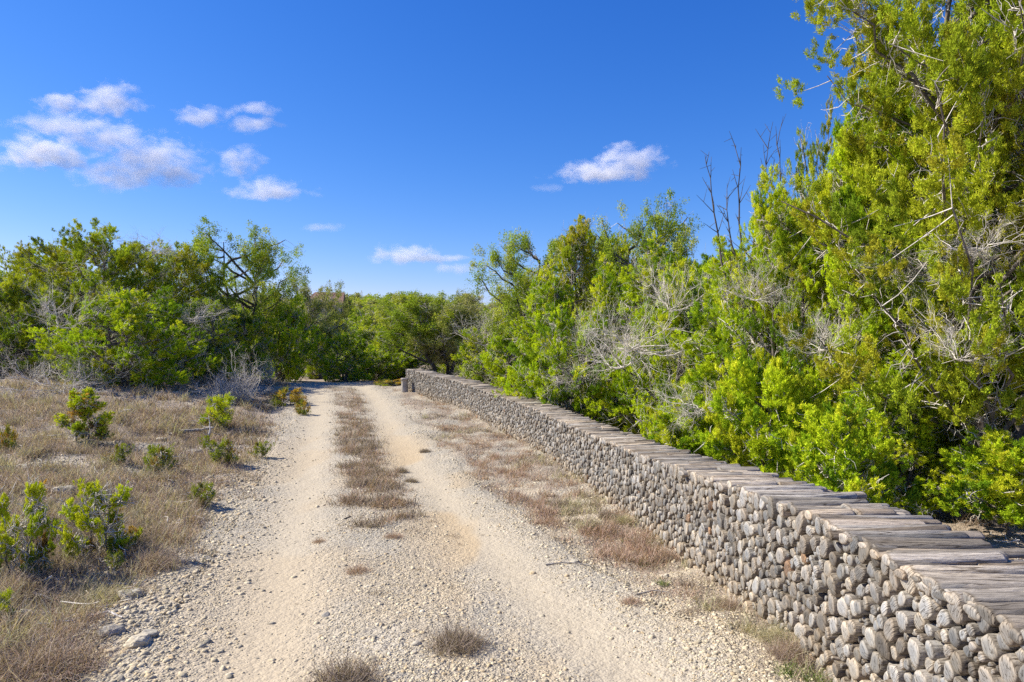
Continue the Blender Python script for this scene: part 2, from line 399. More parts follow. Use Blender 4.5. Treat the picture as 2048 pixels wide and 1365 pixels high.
# ------------------------------------------------------------------ stones
_ico = None
def ico():
    global _ico
    if _ico is None:
        t = (1 + 5 ** .5) / 2
        v = nrm(np.array([(-1, t, 0), (1, t, 0), (-1, -t, 0), (1, -t, 0), (0, -1, t), (0, 1, t), (0, -1, -t), (0, 1, -t), (t, 0, -1), (t, 0, 1), (-t, 0, -1), (-t, 0, 1)], float))
        f = np.array([(0, 11, 5), (0, 5, 1), (0, 1, 7), (0, 7, 10), (0, 10, 11), (1, 5, 9), (5, 11, 4), (11, 10, 2), (10, 7, 6), (7, 1, 8), (3, 9, 4), (3, 4, 2), (3, 2, 6), (3, 6, 8), (3, 8, 9), (4, 9, 5), (2, 4, 11), (6, 2, 10), (8, 6, 7), (9, 8, 1)])
        _ico = (v, f)
    return _ico
def rotz_mats(a):
    c, s = np.cos(a), np.sin(a); m = np.zeros((len(a), 3, 3)); m[:, 0, 0] = c; m[:, 0, 1] = -s; m[:, 1, 0] = s; m[:, 1, 1] = c; m[:, 2, 2] = 1; return m
STONE_COLS = np.array([(.62, .58, .49), (.70, .65, .55), (.50, .48, .43), (.40, .39, .37), (.60, .52, .40), (.76, .73, .65), (.32, .32, .31)])
def stones(P, S, rng, flat=.6, cols=None):
    v, f = ico(); n = len(P)
    V = v[None] * (1 + rng.uniform(-.28, .22, (n, 12, 1)))
    V = V * np.stack([S * rng.uniform(.8, 1.3, n), S * rng.uniform(.65, 1., n), S * rng.uniform(.4, flat + .2, n)], -1)[:, None]
    V = np.einsum('nij,nkj->nki', rotz_mats(rng.uniform(0, 6.28, n)), V) + P[:, None]
    F = (f[None] + (np.arange(n) * 12)[:, None, None]).reshape(-1, 3)
    C = np.array([[.86, .79, .65]]) * STONE_COLS[rng.choice(len(STONE_COLS), n, p=[.27, .24, .16, .06, .13, .12, .02])] * rng.uniform(.85, 1.12, (n, 1))
    return V.reshape(-1, 3), F, np.repeat(C, 12, 0)

rng = np.random.default_rng(11)
def scatter(n, d0, d1, xspan, rng):
    """points roughly even on screen: depth log-distributed"""
    y = np.exp(rng.uniform(math.log(d0), math.log(d1), n)); x = rng.uniform(*xspan, n) * y
    return x, y
acc = Acc()
for (n, d0, d1, s0, s1, mode) in ((130000, 2.9, 9, .0035, .010, 'all'), (13000, 2.9, 12, .008, .021, 'all'), (22000, 7, 20, .009, .021, 'all'), (11000, 15, 34, .016, .034, 'all'), (46000, 3, 14, .009, .030, 'edge'), (15000, 8, 30, .018, .048, 'edge')):
    x, y = scatter(n, d0, d1, (-.95, .6), rng)
    u = x - xr(y); rm = rutmask(x, y); dw = xw(y) - x
    if mode == 'all':
        keep = (dw > 0.03) & (rng.random(n) < np.clip(1.0 - .94 * rm * smooth((1.9 - np.abs(u)) / .3), .03, 1)) & (rng.random(n) < .35 + .65 * smooth((fbm(x * 1.7, y * 1.7) - .35) / .2))
    else:
        prob = np.exp(-((u + 2.05) / .55) ** 2) + 1.6 * (u < -2.2) * smooth((fbm(x * .9 + 3, y * .9 + 8) * -.6 - fbm(x * 3.2, y * 3.2 + 50) * .55 + .46) / .08) + .10 * np.exp(-((u) / .4) ** 2) + .14 * np.exp(-((u - 1.65) / .3) ** 2) + .55 * np.exp(-(dw / .13) ** 2)
        keep = (dw > 0.015) & (rng.random(n) < prob * .8)
    x, y = x[keep], y[keep]; S = rng.uniform(0, 1, len(x)) ** 2 * (s1 - s0) + s0
    P = np.stack([x, y, H(x, y) + .008 * (np.abs(x - xr(y)) < 1.7) - S * .02], -1)
    acc.add(*stones(P, S, rng))
g = link("gravel", acc.mesh("gravel", M_STONE)); tag(g, "loose pale limestone gravel strewn over the road", None, None, "stuff"); g["category"] = "gravel"

# larger rocks are things of their own
def rock_mesh(seed, mat=M_STONE):
    r = np.random.default_rng(seed)
    me = bpy.data.meshes.new("rock")
    import bmesh
    bm = bmesh.new(); bmesh.ops.create_icosphere(bm, subdivisions=4, radius=1)
    cuts = nrm(r.normal(size=(9, 3))); cd_ = r.uniform(.55, .85, 9)
    for v in bm.verts:
        p = np.array(v.co)
        for c, dd in zip(cuts, cd_):
            q = p @ c
            if q > dd: p = p - c * (q - dd) * .92
        nn = 0
        for k, (fq, am) in enumerate(((2.1, .10), (5.3, .05), (12, .028))):
            nn += am * (vnoise(np.array([p[0] * fq + seed]), np.array([p[1] * fq + p[2] * fq * 1.7]))[0] - .5) * 2
        v.co = p * (1 + nn)
    bm.to_mesh(me); bm.free()
    a = me.color_attributes.new("col", 'FLOAT_COLOR', 'POINT')
    base = STONE_COLS[[2, 0, 3, 2][seed % 4]] * [.88, .84, .76]
    c = np.ones((len(me.vertices), 4), dtype=np.float32); c[:, :3] = base
    a.data.foreach_set("color", c.ravel()); me.materials.append(mat)
    return me
rocks = [rock_mesh(i) for i in range(4)]
ROCKS = [  # px, depth, size, label
    (262, 4.85, .085, "grey limestone rock half hidden by straw grass at the road's left verge"),
    (275, 3.95, .075, "rounded pale rock on the stony verge near the photo's lower left corner"),
    (225, 4.05, .060, "flat grey rock left of the rounded pale rock on the lower left verge"),
    (300, 4.05, .055, "small dark grey rock just right of the rounded pale verge rock"),
    (130, 7.9, .13, "broad flat grey limestone slab among dry grass above the bright green seedling"),
    (80, 17.0, .16, "pale boulder in the shade under the leftmost juniper"),
    (390, 12.6, .14, "white limestone rock beside the grey driftwood branch on the left bank"),
    (325, 13.4, .12, "pale limestone rock on the left bank, left of the grey fallen branch"),
    (835, 3.95, .032, "small grey stone between the two nearest grass tufts"),
    (735, 5.15, .026, "single white pebble behind the nearest central grass tuft"),
    (655, 4.55, .035, "flat dark grey stone in the left wheel track"),
    (1425, 3.75, .026, "round brown pebble close to the log wall's foot at the photo's bottom"),
    (1150, 5.95, .045, "tilted grey stone right of the right wheel track"),
    (1330, 5.45, .035, "white stone near the green grass sprig by the wall"),
    (180, 9.3, .12, "grey rock in the limestone patch behind the bright green seedling"),
]
for i, (px, d, s, lab) in enumerate(ROCKS):
    x = at(px, d); o = link("rock", rocks[i % 4], None, (x, d, gz(x, d) + s * .18), i * 1.7)
    o.scale = (s * 1.2, s, s * .62); tag(o, lab, "rock", "loose rocks along the road")

# ------------------------------------------------------------------ grass
GR = {'dry': np.array([(.45, .345, .27), (.36, .27, .215), (.58, .47, .37), (.20, .145, .115), (.42, .30, .235), (.48, .40, .33), (.30, .20, .15)]),
      'red': np.array([(.45, .31, .235), (.36, .24, .18), (.50, .37, .275), (.40, .26, .20), (.38, .30, .24)]),
      'grey': np.array([(.25, .195, .155), (.34, .265, .21), (.16, .12, .095), (.44, .36, .285)]),
      'green': np.array([(.16, .22, .05), (.12, .19, .04), (.26, .27, .10)]),
      'straw': np.array([(.52, .47, .30), (.44, .40, .25), (.36, .34, .20), (.50, .40, .26)])}
def blades(P, L, W, lean, rng, pal):
    """curved three-segment blades"""
    n = len(P); a = rng.uniform(0, 6.28, n)
    out = np.stack([np.cos(a), np.sin(a), 0 * a], -1); lat = np.stack([-np.sin(a), np.cos(a), 0 * a], -1)
    th0 = lean * rng.uniform(.3, 1., n); curl = rng.uniform(.1, 1.15, n) * (.4 + lean)
    pts = [P]; p = P
    for s in range(3):
        th = np.minimum(th0 + curl * s * .7, 2.1)
        dirv = out * np.sin(th)[:, None] + np.array([[0, 0, 1.]]) * np.cos(th)[:, None]
        dirv = dirv + lat * rng.normal(0, .22, (n, 1))
        p = p + dirv * (L / 3)[:, None]; pts.append(p)
    wv = [1, .85, .6, .12]
    tw = rng.uniform(-1.2, 1.2, n); sd = lat * np.cos(tw)[:, None] + out * np.sin(tw)[:, None]
    V = np.stack([q for k in range(4) for q in (pts[k] - sd * (W * wv[k] / 2)[:, None], pts[k] + sd * (W * wv[k] / 2)[:, None])], 1)
    F = np.array([[0, 1, 3, 2], [2, 3, 5, 4], [4, 5, 7, 6]])[None] + (np.arange(n) * 8)[:, None, None]
    C = pal[rng.integers(0, len(pal), n)] * rng.uniform(.55, 1.35, (n, 1))
    return V.reshape(-1, 3), F.reshape(-1, 4), np.repeat(C, 8, 0)

def grass_field(name, label, region, seed, budget, pal_of):
    rng = np.random.default_rng(seed); acc = Acc()
    for (n, d0, d1, L0, L1, W) in budget:
        x, y = scatter(n, d0, d1, (-.98, .85), rng)
        keep = (rng.random(n) < litter_density(x, y)) & region(x, y)
        x, y = x[keep], y[keep]
        # gather into tussocks: every blade joins one of a random set of centres near it
        n = len(x); m_ = max(1, n // 60); ci = rng.integers(0, n, m_); order = np.argsort(y[ci]); cxs, cys = x[ci][order], y[ci][order]
        q = rng.integers(0, m_, int(n * .82)); sg = (.028 + .0045 * cys[q]) * rng.uniform(.5, 1.6, m_)[q]
        tw = rng.random(n); twc = rng.random(m_)
        x[:len(q)] = cxs[q] + rng.normal(0, 1, len(q)) * sg; y[:len(q)] = cys[q] + rng.normal(0, 1, len(q)) * sg * 1.2; tw[:len(q)] = twc[q]
        P = np.stack([x, y, H(x, y) - .003], -1)
        L = rng.uniform(L0, L1, len(x)) * (.45 + 1.0 * tw)
        for pal, sel in pal_of(x, y, tw):
            if sel.any():
                acc.add(*blades(P[sel], L[sel], np.full(sel.sum(), W) * (1 + .035 * y[sel]), rng.uniform(.25, 1.35, sel.sum()), rng, GR[pal]))
    o = link(name, acc.mesh(name, M_GRASS)); tag(o, label, "dry grass", None, "stuff"); return o
def pal_left(x, y, tw):
    q = fbm(x * 1.3 + 5, y * 1.3) ; return [('dry', (q > .36) & (tw < .85)), ('grey', (q <= .36)), ('straw', (q > .36) & (tw >= .85))]
def pal_right(x, y, tw):
    q = fbm(x * 1.3 + 5, y * .9); return [('red', q > .45), ('grey', (q <= .45) & (tw < .72)), ('straw', (q <= .45) & (tw >= .72))]
def pal_c(x, y, tw): return [('grey', tw < .85), ('red', tw >= .85)]
grass_field("dry_grass", "dead pinkish brown grass matted over the left bank", lambda x, y: (x < xr(y) - 1) & (y < 60), 21,
            [(300000, 2.7, 8, .07, .20, .0032), (320000, 6, 18, .10, .24, .0045), (170000, 14, 40, .14, .32, .008)], pal_left)
grass_field("dry_grass", "reddish brown dead grass between the right wheel track and the log wall", lambda x, y: (x > xr(y) + .9) & (x < xw(y)) & (y < 27), 22,
            [(140000, 2.7, 9, .04, .13, .0030), (330000, 6, 26, .06, .16, .0045)], pal_right)
grass_field("dry_grass", "low grey brown grass strip between the two wheel tracks", lambda x, y: np.abs(x - xr(y)) < .85, 23,
            [(900000, 6.2, 27.5, .06, .19, .0048)], pal_c)
grass_field("dry_grass", "thin dry grass and litter on the ground behind the log wall", lambda x, y: (x > xw(y) + .62) & (y < 60), 24,
            [(60000, 3, 30, .06, .2, .005)], pal_left)

# separate tufts
def tuft_mesh(seed, n, rad, L0, L1, pal, lean=1.0):
    r = np.random.default_rng(seed)
    a = r.uniform(0, 6.28, n); q = np.sqrt(r.random(n)) * rad
    P = np.stack([np.cos(a) * q, np.sin(a) * q, np.zeros(n) - .01], -1)
    V, F, C = blades(P, r.uniform(L0, L1, n), np.full(n, .0028), lean * (.25 + .9 * q / rad), r, GR[pal])
    # a few standing seed stalks
    return mesh_from("grass_tuft", V, F, M_GRASS, C)
TM = {'grey': [tuft_mesh(s, 900, .13, .07, .17, 'grey', .85) for s in (1, 2)],
      'red': [tuft_mesh(s, 420, .09, .05, .12, 'red', .9) for s in (3, 4)],
      'small': [tuft_mesh(s, 260, .10, .03, .08, 'grey', 1.1) for s in (5, 6)],
      'green': [tuft_mesh(s, 130, .05, .03, .09, 'green', .9) for s in (7,)],
      'straw': [tuft_mesh(s, 800, .15, .10, .26, 'straw', 1.05) for s in (8, 9)],
      'shag': [tuft_mesh(s, 1500, .24, .14, .34, 'dry', 1.15) for s in (10, 11)]}
TUFTS = [  # kind, px, py(base), scale, label
    ('grey', 912, 1296, 1.15, "bushy grey brown grass tuft, the right one of the two nearest on the crown"),
    ('grey', 694, 1372, 1.25, "bushy grey brown grass tuft cut by the bottom edge, left of centre"),
    ('red', 716, 1146, 1.0, "reddish grass tuft with tall thin stalks beside grey stones in mid track"),
    ('red', 788, 1076, .95, "low reddish grass tuft on ochre soil between wheel tracks"),
    ('red', 806, 1034, .75, "small dark red grass tuft at the end of the curved twig"),
    ('grey', 775, 1002, .62, "olive grey tuft at the root end of the curved twig"),
    ('grey', 738, 972, 1.25, "widest dark grey tuft at the near end of the central grass strip"),
    ('small', 700, 948, 1.2, "low grey tuft left of the widest central tuft"),
    ('grey', 822, 965, .75, "round grey tuft right of the widest central tuft"),
    ('grey', 800, 945, .95, "grey tuft behind the round tuft in the central strip"),
    ('small', 862, 1045, .7, "tiny flat tuft on bare gravel right of the reddish tufts"),
    ('red', 1262, 1208, .80, "isolated brown grass tuft on pale gravel before the log wall"),
    ('green', 1322, 1168, .9, "fresh green grass sprig above the isolated brown tuft"),
    ('green', 1286, 1130, 1.1, "fresh green grass sprig among dead grass nearer the wall foot"),
    ('green', 1440, 1205, .8, "short green blades poking from reddish grass at the wall foot"),
    ('green', 1575, 1345, 1.2, "green blades at the wall's foot near the bottom edge"),
    ('green', 1640, 1362, 1.2, "green blades hard against the wall base at the bottom edge"),
    ('green', 1252, 1082, .8, "tiny green sprig in the gravel right of the brown tufts"),
    ('small', 1150, 1042, 1.0, "flattened brown tuft at the right track's edge, nearest of its row"),
    ('small', 1190, 1072, .9, "grey flattened tuft beside the wall side gravel"),
    ('grey', 1120, 1012, .9, "dark brown tuft with a green heart right of the wheel track"),
    ('straw', 195, 1205, .85, "rounded straw coloured grass clump on the left verge by the grey rock"),
    ('shag', 90, 1350, 1.0, "big shaggy grass clump filling the lower left corner"),
    ('shag', 300, 1135, .75, "dark brown shaggy clump in the shade of the bright seedling"),
    ('straw', 1655, 1290, .6, "tall straw coloured blades leaning on the wall's base"),
    ('straw', 1245, 1045, .7, "tan grass wisps against the wall where logs turn sandy"),
    ('shag', 30, 1185, .7, "pale shaggy clump at the left edge under the seedlings"),
    ('red', 640, 1085, .7, "brown tuft on the left shoulder of the road's crown, left of the thin stalks"),
    ('grey', 850, 905, .8, "dark tuft at the right edge of the central grass strip"),
    ('small', 905, 1075, .9, "low brown tuft on the crown close to the right wheel track"),
    ('grey', 712, 905, .9, "dark round tuft on the left edge of the central grass strip"),
    ('small', 760, 1190, .9, "flat brown tuft in front of the reddish tuft with thin stalks"),
    ('grey', 1215, 1035, .8, "dark brown tuft nearest the wall in the dead grass row"),
    ('shag', 1330, 1120, .42, "shaggy pinkish clump against the wall foot above the green sprigs"),
    ('shag', 1480, 1215, .45, "shaggy pinkish brown clump at the wall foot, lower right"),
    ('shag', 1600, 1310, .45, "reddish shaggy clump spilling from the wall foot near the bottom edge"),
    ('small', 1388, 1225, .9, "thin grey weed tuft near the reddish grass by the wall"),
]
def depth_of(px, py):
    d = 4.0
    for _ in range(40):
        x = at(px, d); z = gz(x, d); dn = (CAM_H - z) * 1365 / (py - 692); d = d + .6 * (dn - d)
    return d
for i, (k, px, py, s, lab) in enumerate(TUFTS):
    d = depth_of(px, py); x = at(px, d); dd = d
    if x > xw(dd) - .08: x = float(xw(dd)) - .08
    ms = TM[k]; o = link("grass_tuft", ms[i % len(ms)], None, (x, dd, gz(x, dd)), i * 1.3)
    o.scale = (s, s, s); tag(o, lab, "grass tuft", "grass tufts dotted along the road")
r = random.Random(4); k = 0
while k < 40:
    y = r.uniform(4.0, 10.5); u = r.gauss(0, .5)
    x = float(xr(y)) + u
    if x > xw(y) - .3: continue
    k += 1; o = link("grass_tuft", TM['small'][k % 2], None, (x, y, gz(x, y)), k * 1.9); s = r.uniform(.25, .6)
    o.scale = (s, s, s); tag(o, "tiny sparse brown grass sprout on the gravel crown", "grass tuft", "tiny sprouts on the gravel crown")

# thin dry stalks standing in the foreground
def stalk_mesh(seed):
    r = np.random.default_rng(seed); n = 5
    P = np.zeros((n, 6, 3)); a = r.uniform(0, 6.28, n); L = r.uniform(.16, .36, n)
    t = np.linspace(0, 1, 6)
    for i in range(n):
        b = np.array([r.normal(0, .03), r.normal(0, .03), 0]); P[i] = b + np.outer(t, [0, 0, L[i]]) + np.outer(t ** 2, [math.cos(a[i]) * .08, math.sin(a[i]) * .08, 0])
    V, F = tubes(P, np.linspace(.0016, .0007, 6)[None].repeat(n, 0), 3)
    return mesh_from("dry_stalk", V, F, M_GREYWOOD)
sm = [stalk_mesh(1), stalk_mesh(2)]
for i, (px, py, s, lab) in enumerate([(700, 1120, 1.1, "thin tall dead stalks rising behind the reddish tuft"), (820, 1345, .9, "thin dead stalk between the two nearest tufts"), (1000, 1360, .9, "row of thin dead stalks near the bottom edge, right of centre"), (870, 1160, .8, "faint dry stalks behind the nearest right tuft"), (1275, 1235, .6, "short dry stalks before the isolated brown tuft")]):
    d = depth_of(px, py); x = at(px, d); o = link("dry_stalks", sm[i % 2], None, (x, d, gz(x, d)), i * 2.1); o.scale = (s, s, s)
    tag(o, lab, "dry stalks", "dead stalks in the road")

# ------------------------------------------------------------------ log wall
WALL_H = 0.83; THICK = 0.52
def pack(Lt, Ht, seed):
    r = np.random.default_rng(seed); rad = []
    area = 0
    while area < .93 * Lt * Ht:
        q = r.random(); x = r.uniform(.038, .054) if q < .16 else (r.uniform(.023, .037) if q < .72 else r.uniform(.011, .021))
        rad.append(x); area += math.pi * x * x
    rad = np.array(rad); n = len(rad)
    p = np.stack([r.uniform(0, Lt, n), r.uniform(.02, Ht - .02, n)], -1)
    for it in range(260):
        d = p[:, None] - p[None]; d[..., 0] -= Lt * np.round(d[..., 0] / Lt)
        ds = np.sqrt((d ** 2).sum(-1)) + 1e-6; ov = (rad[:, None] + rad[None]) * .985 - ds; np.fill_diagonal(ov, -1); ov = np.maximum(ov, 0)
        p = p + .42 * (d / ds[..., None] * ov[..., None]).sum(1)
        p[:, 1] = np.clip(p[:, 1], rad * .8, Ht - rad * .9); p[:, 0] %= Lt
    return p, rad
def sections(p, rad, Lt, seg, r):
    ang = np.arange(seg) * 2 * math.pi / seg
    U = np.stack([np.cos(ang), np.sin(ang)], -1)
    d = p[None] - p[:, None]; d[..., 0] -= Lt * np.round(d[..., 0] / Lt)
    d2 = (d ** 2).sum(-1); np.fill_diagonal(d2, 1e9)
    out = np.empty((len(p), seg))
    for i in range(len(p)):
        nb = np.argsort(d2[i])[:14]
        proj = d[i, nb] @ U.T                                      # (14, seg)
        t = (d2[i, nb] + rad[i] ** 2 - rad[nb] ** 2)[:, None] / (2 * np.maximum(proj, 1e-4))
        t = np.where(proj > 1e-4, t, 9)
        out[i] = np.clip(t.min(0) - .0060, rad[i] * .45, rad[i] * 1.24)
    out = .84 * out + .08 * np.roll(out, 1, 1) + .08 * np.roll(out, -1, 1)
    k = np.arange(seg) * 2 * math.pi / seg; n = len(p); har = np.zeros_like(out)
    for f_, am in ((1, .03), (2, .07), (3, .06), (5, .03)): har += am * r.normal(0, 1, (n, 1)) * np.cos(f_ * k[None] + r.uniform(0, 6.28, (n, 1)))
    return out * (1 + np.clip(har - .015, -.22, .12) + r.normal(0, .02, out.shape)), U
TILE = 2.4; VS = 1.22   # cut ends are taller than wide
tiles = []
for s in (3, 4, 5):
    p, rad = pack(TILE, WALL_H / VS, s); tiles.append((p, rad))
# arc-length table of the wall front
yy = np.linspace(-3.2, 25.6, 1200); xx = xw(yy); ss = np.concatenate([[0], np.cumsum(np.hypot(np.diff(xx), np.diff(yy)))])
S_END = ss[-1]
def wall_pt(s):
    y = np.interp(s, ss, yy); x = np.interp(s, ss, xx); e = .05
    tx_ = np.interp(s + e, ss, xx) - np.interp(s - e, ss, xx); ty_ = np.interp(s + e, ss, yy) - np.interp(s - e, ss, yy)
    h = math.hypot(tx_, ty_) or 1
    return x, y, tx_ / h, ty_ / h
def wall_base(s):
    x, y, _, _ = wall_pt(s); return float(macro(np.array([x]), np.array([y]))[0]) - .05 + .045 * (float(vnoise(np.array([s * .55]), np.array([3.3]))[0]) - .5)
LOGC = np.array([(.47, .455, .435), (.53, .505, .465), (.42, .42, .415), (.55, .50, .43), (.45, .42, .385), (.50, .49, .475), (.36, .325, .285)])
rw = np.random.default_rng(77)
def log_arrays(c, rr, U, Tn, Nn, zb, r, L, prot, top, height):
    """c=(s,z); cross-section radii rr; returns V,F(tri),C,loc,tone in world space, back ring included"""
    seg = len(rr)
    x0, y0 = c[2], c[3]
    rings = [(0.0, .45, 1, -.004), (0.0, .86, 1, -.001), (0.006, 1.0, 1, 0), (.022, 1.03, 0, 0), (L * .5, 1.0 * r.uniform(.93, 1.0), 0, 0), (L - .01, r.uniform(.86, .98), 0, 0), (L, .80, 1, 0)]
    tilt = r.normal(0, .10, 2); yaw = r.normal(0, .075 if top else .05); pitch = r.normal(0, .025 if top else .03)
    A = np.array([Tn[0], Tn[1], 0.0]); Z = np.array([0, 0, 1.0]); D = nrm(np.array([Nn[0], Nn[1], 0.0]) + A * yaw + Z * pitch)
    org = np.array([x0, y0, c[1] + zb]) - D * prot
    V = []; loc = []; tone = []; offs = r.uniform(0, 30, 3); ra = r.uniform(-.9, .9); cra, sra = math.cos(ra), math.sin(ra)
    def addp(u, v, t, end, rel):
        tt = t
        if t < .03: tt = t + (u * tilt[0] + v * tilt[1])
        V.append(org + A * u + Z * v + D * tt); loc.append((u * cra - v * sra + offs[0], u * sra + v * cra + offs[1], t + offs[2])); tone.append((end, rel, offs[2] / 30))
    addp(0, 0, -.002 + r.uniform(-.004, .004), 1, 0)
    for (t, sc, end, dz) in rings:
        for k in range(seg): addp(U[k, 0] * rr[k] * sc, U[k, 1] * rr[k] * sc, t + dz, end, sc if end else 1)
    addp(0, 0, L, 1, 0)
    F = []
    nr = len(rings)
    for k in range(seg): F.append((0, 1 + (k + 1) % seg, 1 + k))
    for q in range(nr - 1):
        for k in range(seg):
            a = 1 + q * seg + k; b = 1 + q * seg + (k + 1) % seg; c_ = a + seg; d_ = b + seg
            F += [(a, b, d_), (a, d_, c_)]
    last = 1 + nr * seg; base = 1 + (nr - 1) * seg
    for k in range(seg): F.append((last, base + k, base + (k + 1) % seg))
    base_c = LOGC[r.integers(0, len(LOGC))] * r.uniform(.36, .92) * [.985, .985, .97]
    sandy = np.clip((.30 - height) / .28, 0, 1) * r.uniform(.3, 1)
    base_c = base_c * (1 - sandy * .6) + np.array((.50, .39, .25)) * sandy * .6
    if r.random() < .012: base_c = base_c * [.75, .55, .42]
    C = np.repeat(base_c[None], len(V), 0)
    return np.array(V), np.array(F), C, np.array(loc), np.array(tone)
wall_root = empty("log_wall", (1.6, 6.0, gz(1.6, 6.0)))
tag(wall_root, "long low curving wall of stacked weathered grey cut logs along the dirt road", "wall")
logs = []
ntile = int(S_END / TILE) + 1
for ti in range(ntile):
    p, rad = tiles[ti % 3]
    s_mid = (ti + .5) * TILE; dist = wall_pt(min(s_mid, S_END))[1]
    seg = 13 if dist < 9 else 8
    rr, U = sections(p, rad, TILE, seg, rw)
    for i in range(len(p)):
        s = ti * TILE + p[i, 0]
        if s > S_END - .03: continue
        x, y, tx_, ty_ = wall_pt(s); zc = p[i, 1] * VS
        top = zc > WALL_H - rad[i] * 3.0
        big = rad[i] > .030
        prot = rw.normal(0, .008) + (.008 if big else -.006)
        L = THICK + (rw.normal(.03, .035) if top else 0)
        V, F, C, lo, to = log_arrays((s, zc, x, y), rr[i], U * [1, VS], (tx_, ty_), (ty_, -tx_), wall_base(s), rw, L, prot, top, zc)
        dcam = math.hypot(x, y - 0) ; vis = y > 1.9
        show = rad[i] ** 2 * (2.2 if top else 1) / max(y, .5) ** 2 if (y > 2.0 and ((x / y) < .76 or top and (x / y) < .8)) else 0
        logs.append((show, V, F, C, lo, to))
# the cap: split pieces laid over the last course so that the top closes
s = 0.02
while s < S_END - .06:
    w = rw.uniform(.028, .055); s += w * 1.25
    if s > S_END - .04: break
    x, y, tx_, ty_ = wall_pt(s); seg = 12 if y < 9 else 8
    a_ = np.arange(seg) * 2 * math.pi / seg; Uc = np.stack([np.cos(a_), np.sin(a_) * rw.uniform(.40, .62)], -1)
    rc = w * (1 + .10 * np.cos(2 * a_ + rw.uniform(0, 6)) + .07 * np.cos(3 * a_ + rw.uniform(0, 6)) + rw.normal(0, .03, seg))
    zc = WALL_H - .012 + rw.normal(0, .010)
    Lf = THICK + rw.normal(.02, .065); cut = rw.uniform(.3, .7) if rw.random() < .45 else 1.0
    if cut < 1:   # a short piece in front, another butted behind it
        wb = rw.uniform(.8, 1.15); sh_ = Lf * cut + rw.uniform(.004, .03)
        V, F, C, lo, to = log_arrays((s + rw.normal(0, .008), zc + rw.normal(0, .008), x + ty_ * sh_, y - tx_ * sh_), rc[::-1] * wb, Uc, (tx_, ty_), (ty_, -tx_), wall_base(s), rw, Lf * (1 - cut), 0.0, True, zc)
        logs.append((w ** 2 * 1.2 / max(y, .5) ** 2 if (y > 2.0 and x / y < .7) else 0, V, F, C * [1.05, 1.0, .94], lo, to))
    V, F, C, lo, to = log_arrays((s, zc, x, y), rc, Uc, (tx_, ty_), (ty_, -tx_), wall_base(s), rw, Lf * cut, rw.normal(.0, .022), True, zc)
    C = C * [1.05, 1.0, .94]
    show = w ** 2 * 3.0 / max(y, .5) ** 2 if (y > 2.0 and x / y < .8) else 0
    logs.append((show, V, F, C, lo, to))
logs.sort(key=lambda q: -q[0])
for q in logs[:99]:
    _, V, F, C, lo, to = q; c = V.mean(0)
    me = mesh_from("log", V - np.array(wall_root.location), F, M_LOG, C, {"loc": lo, "tone": to}, False)
    link("log", me, wall_root)
acc = Acc()
for q in logs[99:]:
    acc.add(q[1] - np.array(wall_root.location), q[2], q[3], loc=q[4], tone=q[5])
o = link("log", acc.mesh("log_stack", M_LOG), wall_root); tag(o, None, None, None, "stuff")
# packing between the logs, its near-black colour painting shade into the gaps
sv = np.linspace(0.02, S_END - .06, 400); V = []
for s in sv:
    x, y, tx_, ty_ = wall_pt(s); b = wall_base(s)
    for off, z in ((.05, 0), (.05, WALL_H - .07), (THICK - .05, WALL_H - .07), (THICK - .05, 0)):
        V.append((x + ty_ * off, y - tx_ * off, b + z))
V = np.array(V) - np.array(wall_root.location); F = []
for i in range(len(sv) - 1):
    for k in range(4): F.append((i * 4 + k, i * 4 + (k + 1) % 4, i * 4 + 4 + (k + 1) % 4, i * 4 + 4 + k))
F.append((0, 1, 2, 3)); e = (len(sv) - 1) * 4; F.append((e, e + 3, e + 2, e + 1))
M_FILL = plain("gap_shade_packing", (.035, .03, .024), (.10, .082, .062), 30)
link("packing", mesh_from("packing", V, np.array(F), M_FILL), wall_root)

# ------------------------------------------------------------------ vegetation
JP = {  # palettes: (colour, weight)
 'bright': [((.200, .280, .022), 5), ((.150, .235, .020), 3), ((.23, .285, .030), 2), ((.085, .155, .018), 2.5)],
 'mid': [((.185, .260, .027), 4), ((.145, .220, .025), 4), ((.20, .25, .032), 2), ((.07, .12, .02), 2)],
 'olive': [((.170, .220, .028), 4), ((.140, .20, .025), 3), ((.165, .19, .03), 1.6), ((.085, .135, .02), 2)],
 'gold': [((.175, .205, .026), 4), ((.14, .195, .024), 4), ((.20, .20, .03), 1)],
 'oak': [((.125, .185, .030), 4), ((.095, .150, .026), 4), ((.165, .21, .045), 2)],
 'greyoak': [((.135, .165, .09), 4), ((.11, .14, .065), 4), ((.165, .185, .12), 2)],
}
LEAF_GAIN = np.array([2.50, 2.12, 1.2])
def prof(shape, t):
    if shape == 'cone': return np.clip((1.04 - t), 0, 1) ** .55 * np.clip(.55 + 1.6 * t, 0, 1)
    if shape == 'umbrella': return np.sqrt(np.clip(1 - ((t - .68) / .38) ** 2, 0.02, 1))
    return np.sqrt(np.clip(1 - ((t - .42) / .62) ** 2, 0.02, 1))
def bez(a, b, c, t):
    t = t[..., None]; return a * (1 - t) ** 2 + b * 2 * t * (1 - t) + c * t * t

